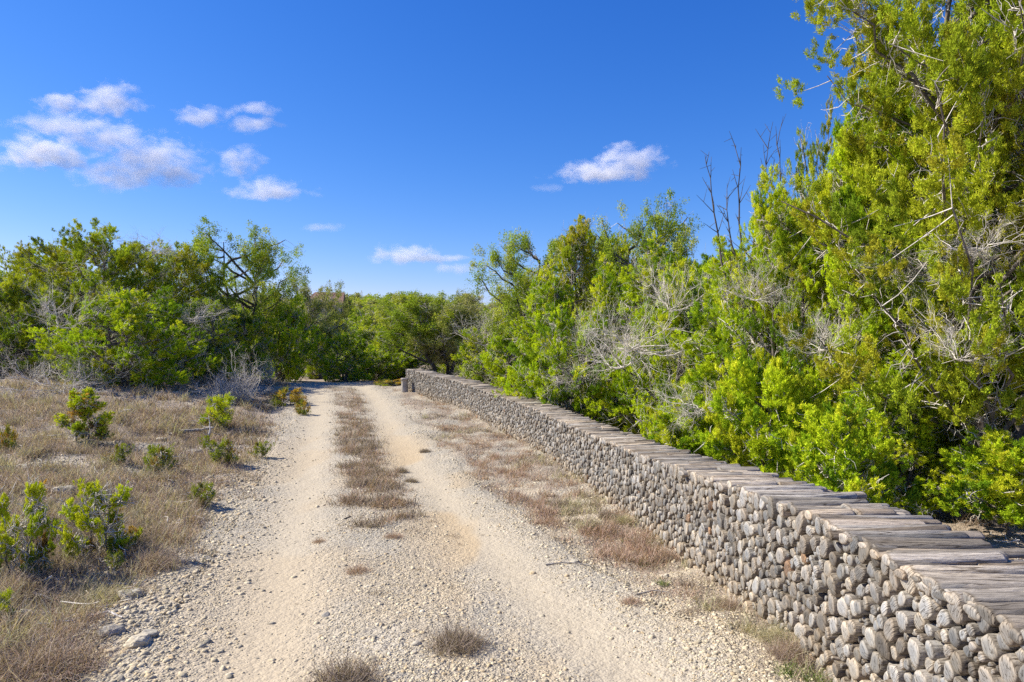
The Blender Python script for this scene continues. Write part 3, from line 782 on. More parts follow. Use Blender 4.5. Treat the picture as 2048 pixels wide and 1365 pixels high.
def make_plant(seed, Ht, Rd, shape='round', cb=.10, nb=28, nc=9, cr=.24, per=130, ll=.075, lw=.30, pal='mid', twigs=500, stems=2, lean=0.0,
               leafy='juniper', bough_r=.035, trunk_r=.11, twig_len=.5, fol_start=.35, lowpal=None):
    r = np.random.default_rng(seed); out = {}
    # stems
    K = 9; t = np.linspace(0, 1, K); st = []
    la = r.uniform(0, 6.28)
    for i in range(stems):
        a = la + i * 6.28 / stems + r.normal(0, .4); spread = Rd * (.10 if stems == 1 else .32) 
        top = np.array([math.cos(a) * spread + lean * Ht * .4, math.sin(a) * spread, Ht * r.uniform(.72, .9)])
        base = np.array([math.cos(a) * .06, math.sin(a) * .06, -.12]) * (1 if stems > 1 else .3); base[2] = -.15
        mid = np.array([math.cos(a) * spread * .9 + lean * Ht * .3, math.sin(a) * spread * .9, Ht * .4])
        P = bez(base, mid, top, t) + r.normal(0, .035 * Rd, (K, 3)) * (np.sin(t * 3.14)[:, None] * [1, 1, .3])
        st.append(P)
    st = np.array(st)
    srad = trunk_r * (1 - t * .86)[None] * r.uniform(.75, 1.1, (stems, 1)); srad[:, 0] *= 1.45
    tv, tf = tubes(st, srad, 8)
    tr = Acc(); tr.add(tv, tf)
    # boughs
    ht = (np.arange(nb) + r.random(nb)) / nb * (1 - cb) + cb
    ang = np.arange(nb) * 2.39996 + r.normal(0, .35, nb)
    lob = 1 + .18 * np.sin(ang * 2 + r.uniform(0, 6)) * r.uniform(.3, 1) + r.uniform(-.22, .14, nb) + (r.uniform(-.35, .25, nb) if nb < 16 else 0)
    rt = Rd * prof(shape, ht) * lob * np.where(r.random(nb) < .25, .65, 1)
    tip = np.stack([np.cos(ang) * rt + lean * Ht * ht * .5, np.sin(ang) * rt, ht * Ht * r.uniform(.93, 1.03, nb)], -1)
    si = r.integers(0, stems, nb)
    h0 = np.clip(ht - r.uniform(.12, .32, nb) * rt / Rd, .06, .86)
    fi = h0 / .88 * (K - 1); i0 = np.clip(fi.astype(int), 0, K - 2); fr = np.clip(fi - i0, 0, 1)[:, None]
    orig = st[si, i0] * (1 - fr) + st[si, i0 + 1] * fr
    mid = orig * .42 + tip * .58; mid[:, 2] -= r.uniform(-.02, .12, nb) * Ht * .5
    mid += r.normal(0, .07 * Rd, mid.shape)
    tb = np.linspace(0, 1, 7)
    B = bez(orig[:, None], mid[:, None], tip[:, None], tb[None].repeat(nb, 0)); B[:, 1:-1] += r.normal(0, .025 * Rd, B[:, 1:-1].shape)
    bl = np.linalg.norm(tip - orig, axis=1)
    brd = (bough_r * (.5 + .6 * bl / Rd))[:, None] * np.linspace(1, .22, 7)[None]
    bv, bf = tubes(B, brd, 5); tr.add(bv, bf)
    out['trunk'] = tr
    # clumps along the outer boughs
    nC = nb * nc; bi = np.repeat(np.arange(nb), nc)
    s = r.uniform(fol_start, 1.05, nC) ** .8
    anchor = bez(orig[bi], mid[bi], tip[bi], np.minimum(s, 1))
    C = anchor + np.clip(r.normal(0, 1, (nC, 3)), -1.5, 1.5) * (np.array([.125, .125, .12]) * Rd * (.35 + .65 * bl[bi, None] / Rd))
    C[:, 2] = np.maximum(C[:, 2], cb * Ht * .7)
    crs = cr * r.uniform(.55, 1.35, nC)
    cols = np.array([c for c, w in JP[pal]]); w = np.array([w for c, w in JP[pal]], float); w /= w.sum()
    bcol = cols[r.choice(len(cols), nb, p=w)]; ccol = np.where(r.random((nC, 1)) < .55, bcol[bi], cols[r.choice(len(cols), nC, p=w)]) * r.uniform(.82, 1.15, (nC, 1))
    if lowpal:
        lc_ = np.array([c for c, w in JP[lowpal]]); low = (C[:, 2] < .42 * Ht) & (r.random(nC) < .55); ccol[low] = lc_[r.integers(0, len(lc_), low.sum())]
    # tufts inside clumps
    m = 14; ti = np.repeat(np.arange(nC), m); nT = nC * m
    dirn = nrm(r.normal(size=(nT, 3)) + np.array([0, 0, .35])); plume = nrm((C - [lean * Ht * .3, 0, 0]) * [1, 1, .12] / Rd * .9 + r.normal(0, .3, (nC, 3)) + [0, 0, .75])[ti]
    off = dirn * (crs[ti] * r.uniform(.35, 1, nT) ** .7)[:, None]; al = (off * plume).sum(1, keepdims=True)
    tp = C[ti] + off * .82 + plume * al * .75
    axis = np.array([lean * Ht * .3, 0, 0]); outw = nrm((tp - axis) * [1, 1, 0.15] + 1e-6)
    td = nrm(dirn * .55 + outw * .35 + np.array([0, 0, .85]) + r.normal(0, .25, (nT, 3)))
    kk = max(1, per // m); ki = np.repeat(np.arange(nT), kk); nK = nT * kk
    if leafy == 'juniper':
        tl = cr * .32
        P = tp[ki] + td[ki] * (r.uniform(-.6, .8, nK) * tl)[:, None] + r.normal(0, cr * .085, (nK, 3))
        D = nrm(td[ki] + r.normal(0, .55, (nK, 3)))
    else:
        P = tp[ki] + r.normal(0, cr * .22, (nK, 3)); D = nrm(r.normal(size=(nK, 3)) + np.array([0, 0, .1]))
    L = ll * r.uniform(.65, 1.3, nK); V, F = (needles if leafy == 'juniper' else kites)(P, D, L, L * lw * r.uniform(.8, 1.3, nK), r, nrm(dirn * .8 + outw * .5 + [0, 0, .35])[ki])
    kc = ccol[ti][ki] * LEAF_GAIN * r.uniform(.78, 1.22, (nK, 1)) * r.uniform(.94, 1.06, (nK, 3))
    cwn = Acc(); cwn.add(V, F, np.repeat(kc, F.shape[1], 0)); out['crown'] = cwn
    # fine bare twigs: to each clump, plus dead side twigs
    tw = Acc(); t5 = np.linspace(0, 1, 4)
    a5 = bez(anchor[:, None], (anchor * .5 + C * .5)[:, None] + r.normal(0, .05 * Rd, (nC, 1, 3)), C[:, None], t5[None].repeat(nC, 0))
    w1 = max(.0045, ll * .085)
    tw.add(*tubes(a5, np.linspace(1.6, .6, 4)[None].repeat(nC, 0) * w1, 3))
    if twigs:
        j = r.integers(0, nb, twigs); s = r.uniform(.1, .95, twigs); o_ = bez(orig[j], mid[j], tip[j], s)
        dv = nrm((tip - orig)[j] * .6 / np.maximum(bl[j, None], .1) + r.normal(0, .75, (twigs, 3)) + [0, 0, .1]); tl = twig_len * r.uniform(.4, 1.3, twigs)[:, None]
        e_ = o_ + dv * tl; m_ = o_ + dv * tl * .5 + r.normal(0, .12, (twigs, 3)) * tl + np.array([0, 0, -.08]) * tl
        t6 = np.linspace(0, 1, 5); P = bez(o_[:, None], m_[:, None], e_[:, None], t6[None].repeat(twigs, 0)); P[:, 1:] += r.normal(0, .045, P[:, 1:].shape) * tl[:, None] * 1.6
        tw.add(*tubes(P, np.linspace(1.5, .45, 5)[None].repeat(twigs, 0) * w1, 3))
        # forked ends
        q = r.integers(2, 4, twigs); o2 = P[np.arange(twigs), q]; dv2 = nrm(dv + r.normal(0, .6, (twigs, 3))); P2 = o2[:, None] + dv2[:, None] * tl[:, None] * .45 * t5[None, :, None] + r.normal(0, .012, (twigs, 4, 3)) * (t5[None, :, None] > 0)
        tw.add(*tubes(P2, np.linspace(.8, .35, 4)[None].repeat(twigs, 0) * w1, 3))
    out['twigs'] = tw
    return out, (Ht, Rd)

TEMPL = {}
def template(key, trunk_mat=None, **kw):
    data, dims = make_plant(**kw)
    TEMPL[key] = ({'trunk': data['trunk'].mesh("trunk", trunk_mat or M_BARK, True),
                   'bare_twigs': data['twigs'].mesh("bare_twigs", M_TWIG), 'crown': data['crown'].mesh("crown", M_LEAF)}, dims)
def place_tree(key, name, px, d, Ht=None, Rd=None, top=None, rot=0., label=None, cat="tree", group=None, x=None, parts=('trunk', 'bare_twigs', 'crown')):
    ms, (H0, R0) = TEMPL[key]
    x = at(px, d) if x is None else x; z = gz(x, d)
    if top is not None: Ht = (692 - top) / 1365 * d + CAM_H - z
    Ht = Ht or H0; Rd = Rd or R0
    e = empty(name, (x, d, z), rot); e.scale = (Rd / R0, Rd / R0, Ht / H0)
    tag(e, label, cat, group)
    for p in parts: link(p, ms[p], e)
    return e

# ---- templates: near junipers
template('near_big', seed=101, Ht=8.2, Rd=2.3, shape='round', cb=.24, nb=92, nc=11, cr=.20, per=1150, ll=.036, lw=.32, pal='olive', twigs=2600, stems=2, bough_r=.022, trunk_r=.10, twig_len=.34, fol_start=.30)
template('near_mid', seed=102, Ht=5.2, Rd=1.7, shape='round', cb=.15, nb=62, nc=9, cr=.175, per=950, ll=.034, lw=.32, pal='bright', twigs=2200, stems=2, bough_r=.020, trunk_r=.08, twig_len=.30, fol_start=.4)
template('near_cone', seed=103, Ht=4.4, Rd=1.25, shape='cone', cb=.08, nb=54, nc=8, cr=.155, per=900, ll=.034, lw=.32, pal='bright', twigs=1900, stems=2, bough_r=.018, trunk_r=.065, twig_len=.28, fol_start=.35)
template('near_airy', seed=104, Ht=5.2, Rd=1.2, shape='umbrella', cb=.45, nb=22, nc=6, cr=.14, per=600, ll=.034, lw=.32, pal='olive', twigs=420, stems=1, bough_r=.022, trunk_r=.07, twig_len=.4, fol_start=.5)
template('low_bush', seed=105, Ht=1.3, Rd=.55, shape='round', cb=.30, nb=22, nc=7, cr=.12, per=620, ll=.032, lw=.32, pal='bright', twigs=160, stems=1, bough_r=.012, trunk_r=.03, twig_len=.25, fol_start=.35)
# mid distance
template('mid_a', seed=111, Ht=3.4, Rd=1.8, cb=.07, nb=44, nc=9, cr=.19, per=480, ll=.052, lw=.36, pal='bright', twigs=1500, stems=3, fol_start=.35)
template('mid_b', seed=112, Ht=3.9, Rd=1.9, cb=.08, nb=44, nc=9, cr=.19, per=480, ll=.052, lw=.36, pal='mid', twigs=1800, stems=2, fol_start=.35)
template('mid_c', seed=113, Ht=5.0, Rd=2.3, cb=.12, nb=50, nc=9, cr=.23, per=520, ll=.056, lw=.36, pal='olive', twigs=2200, stems=2, fol_start=.4)
template('mid_cone', seed=114, Ht=5.0, Rd=1.4, shape='cone', cb=.06, nb=44, nc=8, cr=.18, per=480, ll=.048, lw=.36, pal='bright', twigs=1200, stems=2, fol_start=.35)
template('mid_gold', seed=115, Ht=5.4, Rd=1.5, shape='cone', cb=.10, nb=40, nc=8, cr=.19, per=480, ll=.050, lw=.36, pal='gold', twigs=1000, stems=2, fol_start=.35)
template('oak_a', seed=121, trunk_mat=M_OAKBARK, Ht=6.6, Rd=2.4, shape='umbrella', cb=.42, nb=34, nc=7, cr=.27, per=230, ll=.065, lw=.50, pal='oak', twigs=420, stems=2, leafy='oak', bough_r=.05, trunk_r=.12, fol_start=.5, twig_len=.6)
template('oak_b', seed=122, trunk_mat=M_OAKBARK, Ht=6.2, Rd=2.2, shape='umbrella', cb=.40, nb=30, nc=7, cr=.29, per=240, ll=.065, lw=.50, pal='oak', twigs=420, stems=3, leafy='oak', bough_r=.05, trunk_r=.11, fol_start=.5, twig_len=.6)
template('oak_grey', seed=123, trunk_mat=M_OAKBARK, Ht=4.4, Rd=2.3, shape='umbrella', cb=.30, nb=32, nc=8, cr=.28, per=230, ll=.070, lw=.48, pal='greyoak', twigs=900, stems=2, leafy='oak', bough_r=.045, trunk_r=.12, fol_start=.4, twig_len=.7)
template('oak_lean', seed=124, trunk_mat=M_OAKBARK, Ht=4.6, Rd=1.8, shape='umbrella', cb=.45, nb=30, nc=8, cr=.27, per=230, ll=.070, lw=.48, pal='oak', twigs=500, stems=1, leafy='oak', bough_r=.045, trunk_r=.14, fol_start=.45, twig_len=.6, lean=-.55)
# far hillside
for i, (p, lf, sh) in enumerate((('mid', 'juniper', 'round'), ('olive', 'juniper', 'round'), ('greyoak', 'oak', 'umbrella'), ('oak', 'oak', 'round'))):
    template('far_%d' % i, seed=130 + i, Ht=4.2, Rd=2.3, shape=sh, cb=.08, nb=20, nc=7, cr=.40, per=45, ll=.24, lw=.45, pal=p, twigs=160, stems=2, leafy=lf, twig_len=.9, fol_start=.3)

def T(*a, **k): return place_tree(*a, **k)
LJ = "junipers and oaks on the left bank"; RJ = "trees crowding behind the log wall"; CJ = "trees closing the road's far end"
# left bank
T('mid_a', 'juniper_tree', 262, 21.5, top=585, Rd=1.95, rot=.4, label="bright green juniper foremost on the left bank, its twin trunks casting the dark shadow", group=LJ)
T('mid_c', 'juniper_tree', 200, 25.5, top=462, Rd=2.7, rot=1.2, label="tallest olive juniper at left with a ragged tufted top against the sky", group=LJ)
T('mid_b', 'juniper_tree', 38, 23.5, top=560, Rd=1.8, rot=2.6, label="juniper at the photo's left edge with a bare lower trunk in pale grass", group=LJ)
T('mid_c', 'juniper_tree', 92, 30, top=490, Rd=2.4, rot=3.4, label="dark olive juniper rising behind the left edge juniper", group=LJ)
T('mid_b', 'juniper_tree', -90, 25, top=600, Rd=2.3, rot=5.4, label="juniper mostly beyond the photo's left edge, only its side showing", group=LJ)
T('oak_a', 'oak_tree', 482, 31, top=448, Rd=2.5, rot=.2, label="round topped dark trunked oak, the tall one right of the olive juniper", group=LJ)
T('mid_c', 'juniper_tree', 345, 28.5, top=495, Rd=2.0, rot=4.2, label="olive green juniper between the tallest left juniper and the round topped oak", group=LJ)
T('mid_b', 'juniper_tree', 400, 25.5, top=600, Rd=1.6, rot=5.0, label="dense juniper under the round topped oak, right of the foremost bright juniper", group=LJ)
T('mid_a', 'juniper_tree', 560, 33, top=590, Rd=1.8, rot=1.9, label="juniper right of the round topped oak, by the road bend", group=LJ)
T('mid_b', 'juniper_tree', 488, 30, top=625, Rd=1.5, rot=.9, label="low juniper behind the bare grey shrub", group=LJ)
T('oak_grey', 'oak_tree', 622, 39, top=572, Rd=2.0, rot=3.9, label="greyish oak with thin foliage below the distant house roof", group=LJ)
T('mid_a', 'juniper_tree', 150, 22.5, top=670, Rd=1.1, rot=2.2, label="small juniper wedged between the left edge juniper and the foremost one", group=LJ)
# road's far end
T('mid_a', 'juniper_tree', 692, 33.5, top=668, Rd=1.35, rot=.3, label="low yellow green juniper on the outside of the road bend", group=CJ)
T('mid_b', 'juniper_tree', 638, 38.5, top=655, Rd=1.6, rot=1.4, label="juniper closest to the road bend on its left side", group=CJ)
T('mid_a', 'juniper_tree', 752, 35, top=700, Rd=1.2, rot=2.9, label="low bright juniper between the yellow green one and the wall's end post", group=CJ)
T('mid_b', 'juniper_tree', 735, 42, top=655, Rd=2.2, rot=2.2, label="dull green juniper behind the low yellow green juniper", group=CJ)
T('oak_lean', 'oak_tree', 882, 31, top=592, Rd=1.9, rot=.0, label="oak with a pale trunk leaning left above the wall's far end", group=CJ)
T('oak_grey', 'oak_tree', 900, 31.5, top=600, Rd=2.2, rot=1.1, label="wide greyish oak with an upright trunk right behind the wall's far end", group=CJ)
T('mid_b', 'juniper_tree', 800, 37, top=668, Rd=1.8, rot=3.3, label="bushy juniper directly behind the wall's end post", group=CJ)
T('mid_b', 'juniper_tree', 985, 27, top=650, Rd=1.5, rot=4.1, label="juniper right of the greyish oak, below the dead grey brush", group=CJ)
T('mid_a', 'juniper_tree', 1040, 25, top=660, Rd=1.5, rot=.6, label="low bright juniper behind the middle of the far wall", group=CJ)
T('mid_b', 'juniper_tree', 1020, 33, top=610, Rd=2.0, rot=.1, label="dark juniper under the left reaching oak", group=CJ)
# right side behind the wall
T('oak_b', 'oak_tree', 1062, 26, top=462, Rd=1.9, rot=2.2, label="airy oak reaching left over the far wall against open sky", group=RJ)
T('mid_gold', 'juniper_tree', 1158, 19.5, top=432, Rd=1.3, rot=.5, label="juniper with a golden yellow top, left of the highest middle oak", group=RJ)
T('oak_a', 'oak_tree', 1288, 21, top=400, Rd=1.65, rot=1.7, label="highest oak in the middle right, airy crown standing over the junipers", group=RJ)
T('mid_b', 'juniper_tree', 1232, 23, top=480, Rd=1.7, rot=2.7, label="juniper behind the golden topped one, between two oaks", group=RJ)
T('mid_cone', 'juniper_tree', 1095, 17.5, top=545, Rd=1.2, rot=1.0, label="pointed juniper below the left reaching oak", group=RJ)
T('mid_a', 'juniper_tree', 1150, 15.5, top=625, Rd=1.25, rot=2.1, label="low rounded juniper with a dark hollow, behind the wall's middle", group=RJ)
T('mid_cone', 'juniper_tree', 1218, 15.5, top=535, Rd=1.1, rot=3.0, label="slim juniper above the pale dead brush", group=RJ)
T('mid_cone', 'juniper_tree', 1310, 14.5, top=500, Rd=1.3, rot=4.4, label="yellow green pointed juniper under the highest middle oak", group=RJ)
T('mid_a', 'juniper_tree', 1385, 12.8, top=540, Rd=1.2, rot=5.2, label="bright juniper right of the dead brush, leaning to the wall", group=RJ)
T('near_cone', 'juniper_tree', 1478, 11.0, top=500, Rd=1.15, rot=.7, label="bushy juniper at the foot of the bare dead tree", group=RJ)
T('near_mid', 'juniper_tree', 1568, 9.8, top=400, Rd=.95, rot=2.0, label="juniper whose bright top stands just right of the bare dead tree", group=RJ)
T('near_airy', 'juniper_tree', 1632, 10.3, top=210, Rd=.55, rot=.3, label="thin wispy juniper top standing free in the sky beside the biggest tree", group=RJ)
T('near_cone', 'juniper_tree', 1725, 9.0, top=240, Rd=1.05, rot=1.6, label="pointed juniper with a green tip between the wispy top and the biggest tree", group=RJ)
T('near_big', 'juniper_tree', 2000, 7.6, Ht=8.2, Rd=2.05, rot=1.2, label="biggest juniper, its crown leaving the top and right of the photo", group=RJ)
T('near_mid', 'juniper_tree', 1870, 9.4, top=120, Rd=1.45, rot=4.4, label="tall shaded juniper behind the biggest juniper's left branches", group=RJ)
T('near_mid', 'juniper_tree', 1675, 12.5, top=360, Rd=1.25, rot=5.4, label="juniper filling the gap behind the pointed and bright topped junipers", group=RJ)
T('mid_b', 'juniper_tree', 1810, 15, top=250, Rd=1.9, rot=.8, label="dark juniper seen through gaps behind the pointed one", group=RJ)
T('mid_c', 'juniper_tree', 1960, 14, top=60, Rd=2.4, rot=2.8, label="juniper deep behind the biggest one near the right edge", group=RJ)
T('mid_a', 'juniper_tree', 1425, 16.5, top=545, Rd=1.6, rot=3.9, label="juniper filling behind the bare dead tree's foot", group=RJ)
T('mid_b', 'juniper_tree', 1590, 18, top=430, Rd=1.8, rot=1.1, label="dull juniper in the second row behind the bright topped one", group=RJ)
T('mid_b', 'juniper_tree', 1350, 19, top=520, Rd=1.8, rot=.1, label="dull juniper in the second row behind the yellow green pointed one", group=RJ)
T('near_mid', 'juniper_tree', 2190, 8.3, Ht=6.5, Rd=1.9, rot=3.1, label="juniper just past the photo's right edge, its branches reaching in", group=RJ)
T('low_bush', 'juniper_bush', 1682, 6.9, top=828, Rd=.50, rot=.5, label="bright green low juniper bough leaning over the log wall", cat="bush", group=RJ)
T('low_bush', 'juniper_bush', 2020, 6.9, top=880, Rd=.55, rot=4.2, label="low juniper sprig at the foot of the biggest trunks", cat="bush", group=RJ)
T('near_cone', 'juniper_tree', 1790, 8.1, top=700, Rd=.75, rot=4.4, label="squat shaded juniper under the pointed one, behind the near wall", group=RJ)
T('low_bush', 'juniper_bush', 1372, 10.2, top=812, Rd=.55, rot=3.9, label="low bright juniper bush touching the wall, middle right", cat="bush", group=RJ)
T('low_bush', 'juniper_bush', 1530, 8.3, top=740, Rd=.60, rot=1.4, label="low bright juniper bush behind the wall under the bright topped juniper", cat="bush", group=RJ)
T('low_bush', 'juniper_bush', 1085, 17.0, top=722, Rd=.75, rot=5.4, label="low bright juniper bush at the wall left of the dark hollow", cat="bush", group=RJ)

# wood beyond the bend and up the hill
r = random.Random(9)
spots = []
def ok(x, y, dmin):
    if abs(x - float(xr(y))) < 3.0 and y < 48: return False
    for (a, b) in spots:
        if (a - x) ** 2 + (b - y) ** 2 < dmin * dmin: return False
    return True
n_ = 0
while n_ < 46:
    y = r.uniform(36, 62); x = r.uniform(-.85, .75) * y
    if not ok(x, y, 3.4): continue
    spots.append((x, y)); n_ += 1; s = r.uniform(.8, 1.15)
    q_ = r.choice(['mid_a', 'mid_b', 'mid_c', 'far_3', 'oak_grey', 'mid_b']); kind_ = {'mid_a': 'bright green juniper', 'mid_b': 'mid green juniper', 'mid_c': 'olive juniper', 'far_3': 'deep green oak', 'oak_grey': 'grey green oak'}[q_]
    side_ = "behind the left bank trees" if x / y < -.33 else ("past the road's end" if x / y < -.05 else "behind the log wall's trees")
    T(q_, 'scrub_tree', 0, y, x=x, Ht=r.uniform(2.1, 3.0), Rd=r.uniform(1.5, 2.1), rot=r.uniform(0, 6), label="low %s beyond the road bend, %s" % (kind_, side_), group="scrub trees beyond the road bend")
n_ = 0
HOUSE = (at(646, 104), 104)
while n_ < 230:
    y = math.exp(r.uniform(math.log(60), math.log(150))); x = r.uniform(-.62, .42) * y
    if not ok(x, y, 3.0 + y * .006): continue
    if y < 106 and y > 84 and abs(x - y * HOUSE[0] / 104) < 6.5: continue
    spots.append((x, y)); n_ += 1
    q_ = r.choice([0, 0, 1, 2, 2, 3]); kind_ = ('mid green juniper', 'olive juniper', 'dusty grey green oak', 'deep green oak')[q_]
    row_ = 'low on the hillside' if y < 82 else ('halfway uphill' if y < 110 else 'on the hill skyline')
    side_ = "left of the distant house" if x / y < -.30 else ("between house and leaning oak" if x / y < -.12 else "right of the leaning oak")
    T('far_%d' % q_, 'hillside_tree', 0, y, x=x, Ht=r.uniform(2.8, 4.6), Rd=r.uniform(2.0, 3.0), rot=r.uniform(0, 6), label="small far %s %s %s" % (kind_, row_, side_), group="scrub trees %s" % row_)
for i in range(34):   # sides, seen through gaps
    y = r.uniform(16, 50); x = (1 if i % 3 else -1) * r.uniform(.62, 1.05) * y + (2 if i % 3 else -3)
    if x < 0 and y < 24: continue
    T(['mid_b', 'mid_c', 'mid_a'][i % 3], 'scrub_tree', 0, y, x=x, Ht=r.uniform(3.6, 5), Rd=r.uniform(1.8, 2.6), rot=r.uniform(0, 6), label="%s standing deep in the wood %s" % (("mid green juniper", "olive juniper", "bright green juniper")[i % 3], "beyond the log wall, near the right edge" if i % 3 else "at the far left edge"), group="junipers deeper in the wood")

# ---- dead brush: recursive bare branching
def brush_mesh(seed, n0, Ln, rad0, gen=3, up=.5, spread=.9, name="branches", droop=0.):
    r = np.random.default_rng(seed); acc = Acc()
    P0 = np.zeros((n0, 3)) + r.normal(0, .04, (n0, 3)) * [1, 1, 0]; D = nrm(r.normal(size=(n0, 3)) * [spread, spread, .3] + [0, 0, up]); L = Ln * r.uniform(.6, 1.1, n0); R = np.full(n0, rad0)
    for g_ in range(gen):
        n = len(P0); t = np.linspace(0, 1, 6)
        w_ = np.cumsum(r.normal(0, .05, (n, 6, 3)), 1) * L[:, None, None]; w_[:, 0] = 0
        bend = np.array([0, 0, (.25 if g_ < 2 else .1) - droop]) * L[:, None, None] * (t ** 2)[None, :, None]
        P = P0[:, None] + D[:, None] * L[:, None, None] * t[None, :, None] + w_ + bend
        acc.add(*tubes(P, R[:, None] * np.linspace(1, .5, 6)[None], 4 if g_ < 2 else 3))
        nc = (5, 5, 4, 3)[g_]; pi = np.repeat(np.arange(n), nc); q = r.integers(1, 6, len(pi))
        P0 = P[pi, q]; td = nrm(P[pi, q] - P[pi, q - 1]); D = nrm(td + r.normal(0, .55, (len(pi), 3))); L = L[pi] * r.uniform(.4, .72, len(pi)); R = R[pi] * .52
        P0 = P0[:n0 * 700]; D = D[:len(P0)]; L = L[:len(P0)]; R = R[:len(P0)]
    return acc.mesh(name, M_TWIG)
BR = [brush_mesh(1, 9, .8, .011, 4), brush_mesh(2, 9, .8, .012, 4, up=.9, spread=.6), brush_mesh(3, 11, .85, .010, 4, up=.15, droop=.25)]
def brush(k, px, d, py_base, s, label, name="dead_shrub", rot=0., cat="dead shrub", tilt=(0, 0)):
    x = at(px, d); z = CAM_H - (py_base - 692) / 1365 * d if py_base else gz(x, d)
    o = link(name, BR[k], None, (x, d, z), rot); o.scale = (s, s, s); o.rotation_euler = (tilt[0], tilt[1], rot); tag(o, label, cat, "bare grey brush"); return o
brush(1, 498, 21.0, None, 1.15, "bare silvery shrub fanning up from the left bank before the road bend")
brush(2, 128, 19.2, None, 1.4, "tangled pale dead brush between the left edge juniper and the foremost juniper", rot=1.)
brush(0, 175, 20.2, None, 1.2, "low sprawling dead grey branches at the left foot of the foremost juniper", rot=2.2)
brush(2, 433, 20.0, None, .85, "low grey straw coloured dead bush right of the foremost juniper", rot=.3)
brush(0, 118, 20.6, 655, 1.2, "dead silvery branch fan high in the left edge junipers", rot=2.)
brush(0, 965, 26.5, 690, 1.5, "silvery dead brush spreading above the far wall right of the greyish oak", rot=.5)
brush(2, 1262, 12.2, 700, 1.1, "pale arching dead brush in the middle right, over the wall", rot=2.8)
brush(0, 1245, 12.4, 735, .9, "dead grey twigs just beneath the pale arching brush", rot=4.)
brush(0, 1480, 10.6, 640, .6, "bare grey branches inside the juniper at the dead tree's foot", rot=1.)
brush(2, 1400, 9.6, 820, .6, "dry grey sticks behind the wall, right of the low bright bush", rot=1.)
brush(0, 1760, 8.6, 700, .55, "bare grey twigs hanging in shade left of the biggest juniper", rot=3.)
brush(0, 1900, 8.2, 640, .55, "bare twigs in the shaded heart of the biggest juniper", rot=5.)
brush(2, 1800, 6.3, None, .55, "heap of dead sticks on the ground behind the near wall", rot=.4)
brush(2, 300, 26.4, 505, 1.0, "whitish dead twigs on top between the left bank trees", rot=3.)
brush(0, 455, 20.6, None, .9, "low pale twiggy shrub between the straw coloured dead bush and the silvery one", rot=1.7)
brush(1, 540, 27.5, None, .8, "small bare grey shrub at the left edge of the road bend", rot=.7)
brush(2, 385, 22.6, 640, .9, "greyish dead twigs hanging in the junipers left of the silvery shrub", rot=5.)
brush(0, 60, 21.0, None, .9, "dead grey scrub at the foot of the left edge juniper", rot=3.3)
brush(1, 940, 27.5, None, .8, "bare grey scrub behind the wall's far end, right of the upright trunk", rot=2.)
brush(0, 1340, 12.0, 620, .8, "pale bare twigs inside the yellow green pointed juniper", rot=1.5)
brush(2, 1165, 14.8, 760, .7, "dead grey twigs low behind the middle of the wall", rot=.5)
brush(0, 1505, 9.3, 600, .55, "grey twig tangle on the road side of the bright topped juniper", rot=.4)
brush(2, 1800, 7.6, 560, .5, "pale bare twigs on the sunny side of the pointed juniper, near right", rot=2.4)
brush(0, 1915, 6.6, 720, .5, "grey dead twigs low in the biggest juniper, above the near wall", rot=1.2)
brush(2, 1965, 6.4, 500, .45, "pale dead twigs halfway up the biggest juniper near the right edge", rot=4.2)
brush(0, 1650, 8.0, 700, .5, "bare grey twigs between the pointed juniper and the wall", rot=3.1)
# twig litter: too many to count
rl = np.random.default_rng(31); x, y = scatter(2600, 3, 30, (-.9, .9), rl); dw = xw(y) - x; u = x - xr(y)
keep = ((u < -2.0) | (dw < -.7)) & (rl.random(len(x)) < .8); x, y = x[keep], y[keep]; n_t = len(x)
ang_ = rl.uniform(0, 6.28, n_t); L_ = rl.uniform(.06, .34, n_t); t_ = np.linspace(-.5, .5, 5)
P = np.zeros((n_t, 5, 3)); P[:, :, 0] = x[:, None] + np.cos(ang_)[:, None] * L_[:, None] * t_; P[:, :, 1] = y[:, None] + np.sin(ang_)[:, None] * L_[:, None] * t_
P += rl.normal(0, .012, P.shape); P[:, :, 2] = H(P[:, :, 0], P[:, :, 1]) + .015 + np.abs(rl.normal(0, .03, (n_t, 1))) + rl.normal(0, .01, (n_t, 5))
V, F = tubes(P, rl.uniform(.002, .0065, (n_t, 1)) * np.linspace(1, .5, 5)[None] * (1 + .03 * y[:, None]), 4)
g = link("twig_litter", mesh_from("twig_litter", V, F, M_TWIG)); tag(g, "grey dead twigs littering the dry grass", "twig litter", None, "stuff")
# standing dead tree
def dead_tree():
    r = np.random.default_rng(8); acc = Acc()
    def br(p0, p1, r0, r1, k=9, w=.05):
        t = np.linspace(0, 1, k); P = p0 + np.outer(t, p1 - p0) + np.cumsum(r.normal(0, w / 3, (k, 3)), 0) * np.linalg.norm(p1 - p0) * .6; P[0] = p0
        acc.add(*tubes(P[None], np.linspace(r0, r1, k)[None], 5)); return P
    top = [(-.35, .0, 4.35), (-.02, .1, 4.75), (.30, .05, 4.45), (.62, 0, 4.9), (-.1, .2, 4.1), (.5, -.1, 4.2)]
    st = br(np.array([0, 0, -.1]), np.array([.05, 0, 2.2]), .07, .045)
    for tp in top:
        P = br(st[-1] - [0, 0, r.uniform(0, .5)], np.array(tp), .028, .005, 12, .06)
        for q in range(3, 12):
            for _ in range(1 + (q > 6)):
                d_ = nrm(P[q] - P[q - 1] + r.normal(0, .09, 3) ); L_ = r.uniform(.12, .42)
                e_ = P[q] + d_ * L_
                Q = br(P[q], e_, .007, .0025, 6, .06)
                br(Q[3], Q[3] + nrm(r.normal(0, 1, 3) + [0, 0, .6]) * L_ * .5, .004, .002, 4)
    return acc.mesh("branches", M_OAKBARK)
